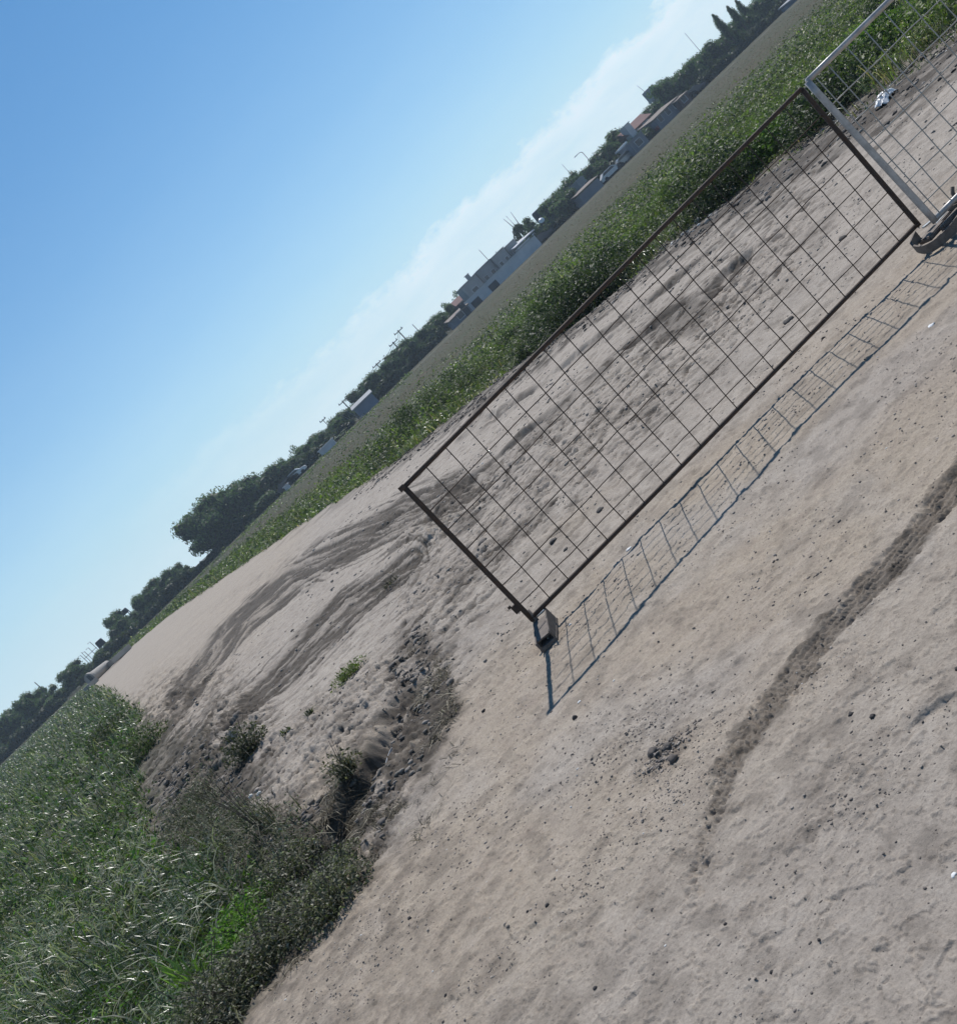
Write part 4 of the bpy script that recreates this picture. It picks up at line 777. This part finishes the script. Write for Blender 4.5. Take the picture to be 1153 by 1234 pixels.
# ---------------------------------------------------------------- buildings and other far things
wall_m = plain('pale_render', (0.36, 0.36, 0.36), 0.9, 0, 0.25, 0.5); white_m = plain('whitewash', (0.60, 0.60, 0.62), 0.85, 0, 0.2, 0.4)
grey_m = plain('grey_render', (0.22, 0.23, 0.26), 0.9, 0, 0.25, 0.5); red_m = plain('red_roof', (0.15, 0.06, 0.05), 0.85, 0, 0.3, 1.0); tan_m = plain('tan_roof', (0.20, 0.155, 0.12), 0.85, 0, 0.3, 1.0)
dark_m = plain('dark_opening', (0.03, 0.032, 0.04), 0.5, 0, 0.2, 1.0); brick_m = plain('brown_brick', (0.16, 0.10, 0.085), 0.9, 0, 0.3, 1.2); blue_m = plain('blue_grey_sheet', (0.16, 0.20, 0.27), 0.6, 0.2, 0.25, 0.6)
concrete_m = plain('pale_concrete', (0.40, 0.36, 0.32), 0.9, 0, 0.2, 0.8, 0.2); black_m = plain('black_plastic', (0.025, 0.025, 0.03), 0.5, 0, 0.3, 1); glass_m = plain('window_glass', (0.05, 0.06, 0.07), 0.1, 0, 0.2, 1)
tyre_m = plain('tyre_rubber', (0.03, 0.03, 0.03), 0.85); wood_m = plain('weathered_pole', (0.13, 0.11, 0.095), 0.9, 0, 0.3, 3); shine_m = plain('bright_tarpaulin', (0.85, 0.85, 0.85), 0.4)
def xr_(pa, pb, D):     # from two photo points: left x, right x, top z
    xa, za = S(*pa, D); xb, zb = S(*pb, D); return xa, xb, (za + zb) / 2
def house(name, pa, pb, D, depth, wm, label, cat='house', wins=0, roof=None, door=False, roofm=None, win_h=1.1, chimney=None, zbase=0, parapet=True, wm2=None):
    D = D - 13; xa, xb, zt = xr_(pa, pb, D); w = xb - xa; e = empty(name, ((xa + xb) / 2, D + depth / 2, 0)); tag(e, label, cat)
    rh = 0.0 if roof is None else min(1.3, zt * .3)
    bm = bmesh.new(); box(bm, (0, 0, (zt - rh + zbase) / 2), (w, depth, zt - rh - zbase)); bm_obj('wall', bm, wm, e)
    bm = bmesh.new()
    if roof == 'gable':
        vs_ = [bm.verts.new(v) for v in ((-w / 2 - .3, -depth / 2 - .3, zt - rh + .01), (w / 2 + .3, -depth / 2 - .3, zt - rh + .01), (w / 2 + .3, depth / 2 + .3, zt - rh + .01), (-w / 2 - .3, depth / 2 + .3, zt - rh + .01), (-w / 2 - .3, 0, zt), (w / 2 + .3, 0, zt))]
        for f_ in ((0, 1, 5, 4), (2, 3, 4, 5), (0, 4, 3), (1, 2, 5), (3, 2, 1, 0)): bm.faces.new([vs_[i] for i in f_])
    elif roof == 'shed': box(bm, (0, 0, zt - rh * .5), (w + .5, depth + .5, .16), rx=0.06)
    else: box(bm, (0, 0, zt + 0.06), (w + .25, depth + .25, .14))
    bm_obj('roof', bm, roofm or wm, e)
    for k in range(wins):
        wx = -w / 2 + w * (k + .6) / (wins + .2); bm = bmesh.new(); box(bm, (wx, -depth / 2 - .03, zt * .52), (min(1.2, w / wins * .5), .08, win_h)); f_ = bm_obj('window', bm, white_m, e)
        bm = bmesh.new(); box(bm, (wx, -depth / 2 - .075, zt * .52), (min(1.2, w / wins * .5) - .16, .02, win_h - .16)); bm_obj('pane', bm, glass_m, f_)
    if door: bm = bmesh.new(); box(bm, (w * .3, -depth / 2 - .03, 1.0), (.95, .06, 2.0)); bm_obj('door', bm, dark_m, e)
    if chimney: bm = bmesh.new(); box(bm, (w * chimney, 0, zt + .45), (.7, .7, .9)); box(bm, (w * chimney, 0, zt + .95), (.9, .9, .12)); bm_obj('chimney', bm, wm, e)
    return e
# long pale building of stepped flat roofs behind the white wall
house('flat_roofed_building', (556, 348), (572, 330), 186, 8, wall_m, 'leftmost and lowest block of the long pale stepped building', 'building', 1, chimney=0.32)
house('flat_roofed_building', (573, 329), (590, 313), 188, 8, wall_m, 'second block of the long pale building, right of the chimney', 'building', 2, door=True)
house('flat_roofed_building', (592, 312), (606, 298), 187, 8, wall_m, 'third block of the long pale building behind the white wall', 'building', 2, door=True)
house('flat_roofed_building', (608, 299), (619, 288), 188, 8, wall_m, 'fourth and narrowest block of the long pale building', 'building', 1, door=True)
house('sloping_roofed_building', (617, 292), (640, 276), 184, 6, white_m, 'whitish shed with sloping roof at the right end of the long pale building', 'shed', 0, 'shed', roofm=white_m)
xa, xb, zt = xr_((562, 372), (650, 291), 166); e = empty('boundary_wall', ((xa + xb) / 2, 166, 0)); tag(e, 'long low whitish wall in front of the pale stepped building', 'wall')
bm = bmesh.new(); box(bm, (0, 0, 0.9), (xb - xa, .25, 1.8)); bm_obj('masonry', bm, white_m, e); bm = bmesh.new(); box(bm, (0, 0, 1.84), (xb - xa + .1, .4, .08)); bm_obj('coping', bm, wall_m, e)
for p in (0.12, 0.36): bm = bmesh.new(); box(bm, ((p - .5) * (xb - xa), -.14, .55), (1.6, .06, 1.1)); bm_obj('gate', bm, dark_m, e)
house('small_house', (540, 385), (560, 364), 176, 6, grey_m, 'small dark grey house left of the long white wall', 'house', 1, 'shed', roofm=tan_m, door=True)
house('brick_house', (546, 363), (556, 352), 196, 6, brick_m, 'small reddish brick house peeking above the dark grey house', 'house', 1, 'gable', roofm=red_m)
# blue-grey shed with white frame canopy
house('blue_shed', (422, 490), (444, 470), 176, 8, blue_m, 'low blue grey metal shed beside the light green tree', 'shed', 0, 'shed', roofm=wall_m)
xa, xb, zt = xr_((408, 512), (424, 497), 174); e = empty('frame_canopy', ((xa + xb) / 2, 173, 0)); tag(e, 'white tubular canopy frame standing left of the blue grey shed', 'canopy frame')
for k in range(3):
    bm = bmesh.new(); xx = (k - 1) * 1.0; tube(bm, [(xx - .7, 0, 0), (xx, 0, 2.4), (xx + .75, 0, 0)], .07, 6); bm_obj('leg', bm, wall_m, e)
# houses on the right
house('red_roofed_house', (752, 156), (776, 131), 188, 8, brick_m, 'two storey dark red house below the white water tower', 'house', 2, 'gable', roofm=red_m)
house('white_gable_block', (752, 153), (757, 147), 187, 3, white_m, 'narrow white block at the left end of the red house', 'building', 0)
house('grey_house', (757, 173), (772, 158), 176, 6, grey_m, 'plain grey house right of the white awning', 'house', 1)
house('long_grey_building', (784, 141), (812, 113), 178, 8, grey_m, 'long low grey building behind parked cars', 'building', 3, 'shed', roofm=tan_m)
house('roofed_house', (813, 118), (824, 108), 176, 6, brick_m, 'small dark house with pale roof edge right of the long grey building', 'house', 1, 'shed', roofm=tan_m)
house('domed_house', (694, 219), (708, 205), 188, 6, wall_m, 'pale house with flat roof partly hidden behind trees near the lamp post', 'house', 1, roofm=wall_m)
house('carport', (694, 232), (716, 210), 174, 5, grey_m, 'low carport with pale curved roof in front of the trees', 'carport', 0, 'shed', roofm=tan_m)
house('low_shed', (958, -8), (985, -32), 170, 6, blue_m, 'low blue shed at the upper right beyond the brown field', 'shed', 1, 'shed', roofm=wall_m)
# water tower and tanks
def post(bm, p, q, r_=.05, n=6): tube(bm, [p, q], r_, n)
xa, xb, zt = xr_((775, 112), (784, 103), 190); e = empty('water_tower', ((xa + xb) / 2, 190, 0)); tag(e, 'square pale water tower rising beside the red roofed house', 'water tower')
bm = bmesh.new(); box(bm, (0, 0, zt - 1.1), (1.9, 1.9, 2.2)); bm_obj('tank', bm, wall_m, e); bm = bmesh.new(); box(bm, (0, 0, (zt - 2.2) / 2), (1.1, 1.1, zt - 2.2)); bm_obj('shaft', bm, wall_m, e)
bm = bmesh.new(); post(bm, (-.6, 0, zt), (-.9, 0, zt + 1.6), .03); bm_obj('antenna', bm, dark_m, e)
def tank(px, py, D, r_, h_, label, stand=True):
    x_, z_ = S(px, py, D); e = empty('water_tank', (x_, D, 0)); tag(e, label, 'water tank'); bm = bmesh.new()
    tube(bm, [(0, 0, z_ - h_), (0, 0, z_ - h_ * .15), (0, 0, z_)], r_, 12, r_ * .8); bm_obj('drum', bm, black_m, e)
    for sx_, sy_ in ((-1, -1), (1, -1), (1, 1), (-1, 1)): bm = bmesh.new(); post(bm, (sx_ * r_ * .8, sy_ * r_ * .8, 0), (sx_ * r_ * .7, sy_ * r_ * .7, z_ - h_), .08); bm_obj('leg', bm, dark_m, e)
tank(118, 772, 180, .75, 1.2, 'small black water tank above the trees right of the roof rack frame'); tank(148, 735, 186, .7, .9, 'black water tank peeping over the rounded trees'); tank(645, 254, 180, 1.05, 1.7, 'big dark water tank on legs right of the palm')
# lattice frame
xa, xb, zt = xr_((97, 787), (112, 778), 182); e = empty('rack_frame', ((xa + xb) / 2, 182, 0)); tag(e, 'grey tubular roof frame above the trees behind the culvert', 'metal frame')
for k in range(4): bm = bmesh.new(); xx = -1.4 + k * .9; tube(bm, [(xx, 0, 0), (xx, 0, zt + (.5 if k == 3 else .0)), (xx - .5, 0, zt + (.5 if k == 3 else 0))], .055, 6); bm_obj('hoop', bm, grey_m, e)
bm = bmesh.new(); post(bm, (-1.5, 0, zt - .9), (1.4, 0, zt - .9)); bm_obj('crossbar', bm, grey_m, e)
# poles
def pole(px, py, D, label, name='utility_pole', arms=1, cat='utility pole', lamp=False, r_=.11, armw=1.8):
    x_, z_ = S(px, py, D); e = empty(name, (x_, D, 0)); tag(e, label, cat); bm = bmesh.new(); tube(bm, [(0, 0, 0), (0, 0, z_)], r_ * 1.2, 8, r_ * .8); bm_obj('pole', bm, wood_m, e)
    for k in range(arms): bm = bmesh.new(); box(bm, (0, 0, z_ - .25 - k * .9), (armw, .14, .14)); a = bm_obj('crossarm', bm, wood_m, e); [box_ins(a, s_ * armw * .42, z_ - .08 - k * .9) for s_ in (-1, 1)]
    if lamp: bm = bmesh.new(); tube(bm, [(0, 0, z_ - .1), (-.3, 0, z_ + .15), (-1.0, 0, z_ + .2)], .05, 6); box(bm, (-1.2, 0, z_ + .18), (.6, .2, .12)); bm_obj('lamp_arm', bm, grey_m, e)
    return x_, z_
def box_ins(a, x_, z_): bm = bmesh.new(); tube(bm, [(x_, 0, z_ - .1), (x_, 0, z_ + .12)], .07, 6); bm_obj('insulator', bm, dark_m, a)
wp = [pole(479, 398, 178, 'tall utility pole with a crossarm above the dense belt, right one of the pair'), pole(473, 412, 178, 'shorter utility pole just left of the tall one over the dense belt'), pole(453, 438, 180, 'short utility pole poking over the trees near the light green tree'), pole(412, 483, 182, 'utility pole behind the dark wall left of the blue shed')]
pole(497, 391, 180, 'thin slanted pole without crossarm above the dense belt', arms=0, r_=.07); pole(42, 822, 176, 'tall pole with a knob above the trees at the far left', arms=0, r_=.09); pole(54, 829, 178, 'short thin pole right of the tall far left pole', arms=0, r_=.05)
pole(701, 183, 176, 'curved street lamp above the trees left of the white awning', 'street_lamp', 0, 'street lamp', True, .06); pole(577, 301, 182, 'thin antenna mast on the long pale building', 'antenna_mast', 0, 'antenna', r_=.05); pole(825, 40, 184, 'very thin tall mast against the cloud left of the cypresses', 'antenna_mast', 0, 'antenna', r_=.04)
pole(677, 198, 190, 'faint thin mast between tree tops near the street lamp', 'antenna_mast', 0, 'antenna', r_=.035); pole(98, 786, 179, 'short pole beside the roof rack frame', arms=0, r_=.05); pole(388, 505, 178, 'short pole with a crossarm over the trees left of the frames', arms=1, r_=.06, armw=1.2)
bm = bmesh.new()
for (xa, za), (xb, zb) in zip(wp[:-1], wp[1:]):
    for dz in (0, .35): tube(bm, [(xa + (xb - xa) * k / 8, 178.5, za - .1 - dz + (zb - za) * k / 8 - .5 * math.sin(math.pi * k / 8)) for k in range(9)], .025, 4)
o = bm_obj('power_line', bm, dark_m); tag(o, 'pair of sagging wires strung between the utility poles over the belt', 'power line')
# awning, bright sheets
x_, z_ = S(748, 178, 172); e = empty('awning', (x_, 172, 0)); tag(e, 'bright white awning on posts left of the plain grey house', 'awning'); bm = bmesh.new(); box(bm, (0, 0, z_), (2.0, 2.0, .3), ry=-0.05); bm_obj('canopy', bm, shine_m, e)
for s_ in (-1, 1): bm = bmesh.new(); post(bm, (s_ * .8, -.7, 0), (s_ * .8, -.7, z_ - .15), .05); bm_obj('post', bm, wall_m, e)
x_, z_ = S(652, 265, 172); e = empty('satellite_dish', (x_, 172, 0)); tag(e, 'bright white round dish right below the big dark tank', 'dish'); bm = bmesh.new(); bmesh.ops.create_cone(bm, cap_ends=False, segments=16, radius1=.5, radius2=.1, depth=.2, matrix=Matrix.Translation((0, 0, z_)) @ Matrix.Rotation(R(60), 4, 'X')); bm_obj('reflector', bm, shine_m, e); bm = bmesh.new(); post(bm, (0, .1, 0), (0, .1, z_)); bm_obj('mast', bm, dark_m, e)
# parked cars
def car(px, py, D, paint, label, rz=0.0, L=4.2):
    x_, _ = S(px, py, D); e = empty('parked_car', (x_, D, 0), rz); tag(e, label, 'car', 'cars parked along the far edge of the field')
    prof = [(-L / 2, .35), (-L / 2, .85), (-L * .42, .98), (-L * .30, 1.42), (L * .12, 1.45), (L * .27, 1.0), (L * .46, .86), (L / 2, .70), (L / 2, .35)]
    bm = bmesh.new(); a = [bm.verts.new((x, -.82, z)) for x, z in prof]; b_ = [bm.verts.new((x, .82, z)) for x, z in prof]; bm.faces.new(a); bm.faces.new(b_[::-1])
    for i in range(len(prof)): j = (i + 1) % len(prof); bm.faces.new((a[i], b_[i], b_[j], a[j]))
    bm_obj('body', bm, paint, e)
    for s_ in (-1,): bm = bmesh.new(); v = [bm.verts.new(p) for p in ((-L * .37, -.835, 1.0), (-L * .28, -.835, 1.34), (L * .10, -.835, 1.36), (L * .22, -.835, 1.0))]; bm.faces.new(v); bm_obj('window', bm, glass_m, e)
    for wx in (-L * .31, L * .31):
        for wy in (-.78, .78): bm = bmesh.new(); bmesh.ops.create_cone(bm, cap_ends=True, segments=16, radius1=.33, radius2=.33, depth=.2, matrix=Matrix.Translation((wx, wy, .33)) @ Matrix.Rotation(R(90), 4, 'X')); w_ = bm_obj('wheel', bm, tyre_m, e)
paintw = plain('white_paint', (0.75, 0.75, 0.76), 0.25); paintd = plain('dark_paint', (0.05, 0.05, 0.07), 0.25); paints = plain('silver_paint', (0.40, 0.41, 0.43), 0.25, .5); paintr = plain('red_paint', (0.25, 0.05, 0.05), 0.3)
for a_ in ((752, 188, 166, paints, 'silver car in front of the plain grey house'), (734, 206, 166, paintw, 'white car under the dark trees right of the street lamp'), (800, 141, 166, paintr, 'dark red car before the long grey building'), (822, 118, 166, paintw, 'white car right of the dark red one'),
           (832, 108, 166, paintd, 'dark car between the white car and the brown field edge'), (650, 286, 168, paintd, 'dark car just right of the long white wall'), (356, 572, 166, paintw, 'white car in the gap below the thin open tree'), (348, 582, 166, paintd, 'dark car touching the white one below the thin open tree'), ):
    car(*a_)
house('flat_container', (384, 545), (400, 529), 168, 2.4, white_m, 'low white strip of wall at the foot of the belt left of the frames', 'low wall', 0)
house('flat_container', (342, 588), (346, 584), 167, 2.0, white_m, 'tiny white block at the field edge beside the cars', 'block', 0)
# drainage culvert at the far end of the track
cx0, cy0 = G(112, 818); D = 100.0
x0, z0 = S(106, 817, D); x1, z1 = S(136, 788, D)
e = empty('drainage_culvert', ((x0 + x1) / 2, D, 0), R(50)); tag(e, 'pale concrete culvert with a dark round mouth at the far end of the track', 'culvert'); w = x1 - x0
bm = bmesh.new(); tube(bm, [(-w / 2, 0, .62), (w / 2, 1.6, .45)], .52, 20, .40, cap=False); tube(bm, [(-w / 2 + .02, 0, .62), (w / 2, 1.6, .45)], .42, 20, .30, cap=False); bm_obj('pipe', bm, concrete_m, e, True)
bm = bmesh.new(); tube(bm, [(-w / 2 - .10, -.05, .62), (-w / 2 + .14, .02, .62)], .60, 20); bm_obj('collar', bm, concrete_m, e)
bm = bmesh.new(); tube(bm, [(-w / 2 - .135, -.05, .62), (-w / 2 - .08, -.05, .62)], .42, 20); bm_obj('mouth', bm, dark_m, e)
bm = bmesh.new(); box(bm, (-w / 2 - .5, -.2, .22), (1.1, 1.2, .44), bev=.03); bm_obj('footing', bm, concrete_m, e); bm = bmesh.new(); box(bm, (w * .75, 1.0, .30), (w * .8, 2.2, .5), ry=.05, bev=.05); bm_obj('slab', bm, concrete_m, e)

# ---------------------------------------------------------------- air
hz = bpy.data.meshes.new('haze'); bm = bmesh.new(); box(bm, (0, 0, 17), (1500, 1500, 38)); bm.to_mesh(hz); bm.free()
hm = bpy.data.materials.new('haze'); hm.use_nodes = True; t = hm.node_tree; t.nodes.clear()
pv = N(t, 'ShaderNodeVolumePrincipled'); pv.inputs['Color'].default_value = (0.72, 0.86, 1.0, 1); pv.inputs['Density'].default_value = 0.0005; pv.inputs['Anisotropy'].default_value = 0.2
mo = N(t, 'ShaderNodeOutputMaterial'); t.links.new(pv.outputs[0], mo.inputs['Volume'])
tag(link('haze', hz, hm), kind='stuff')
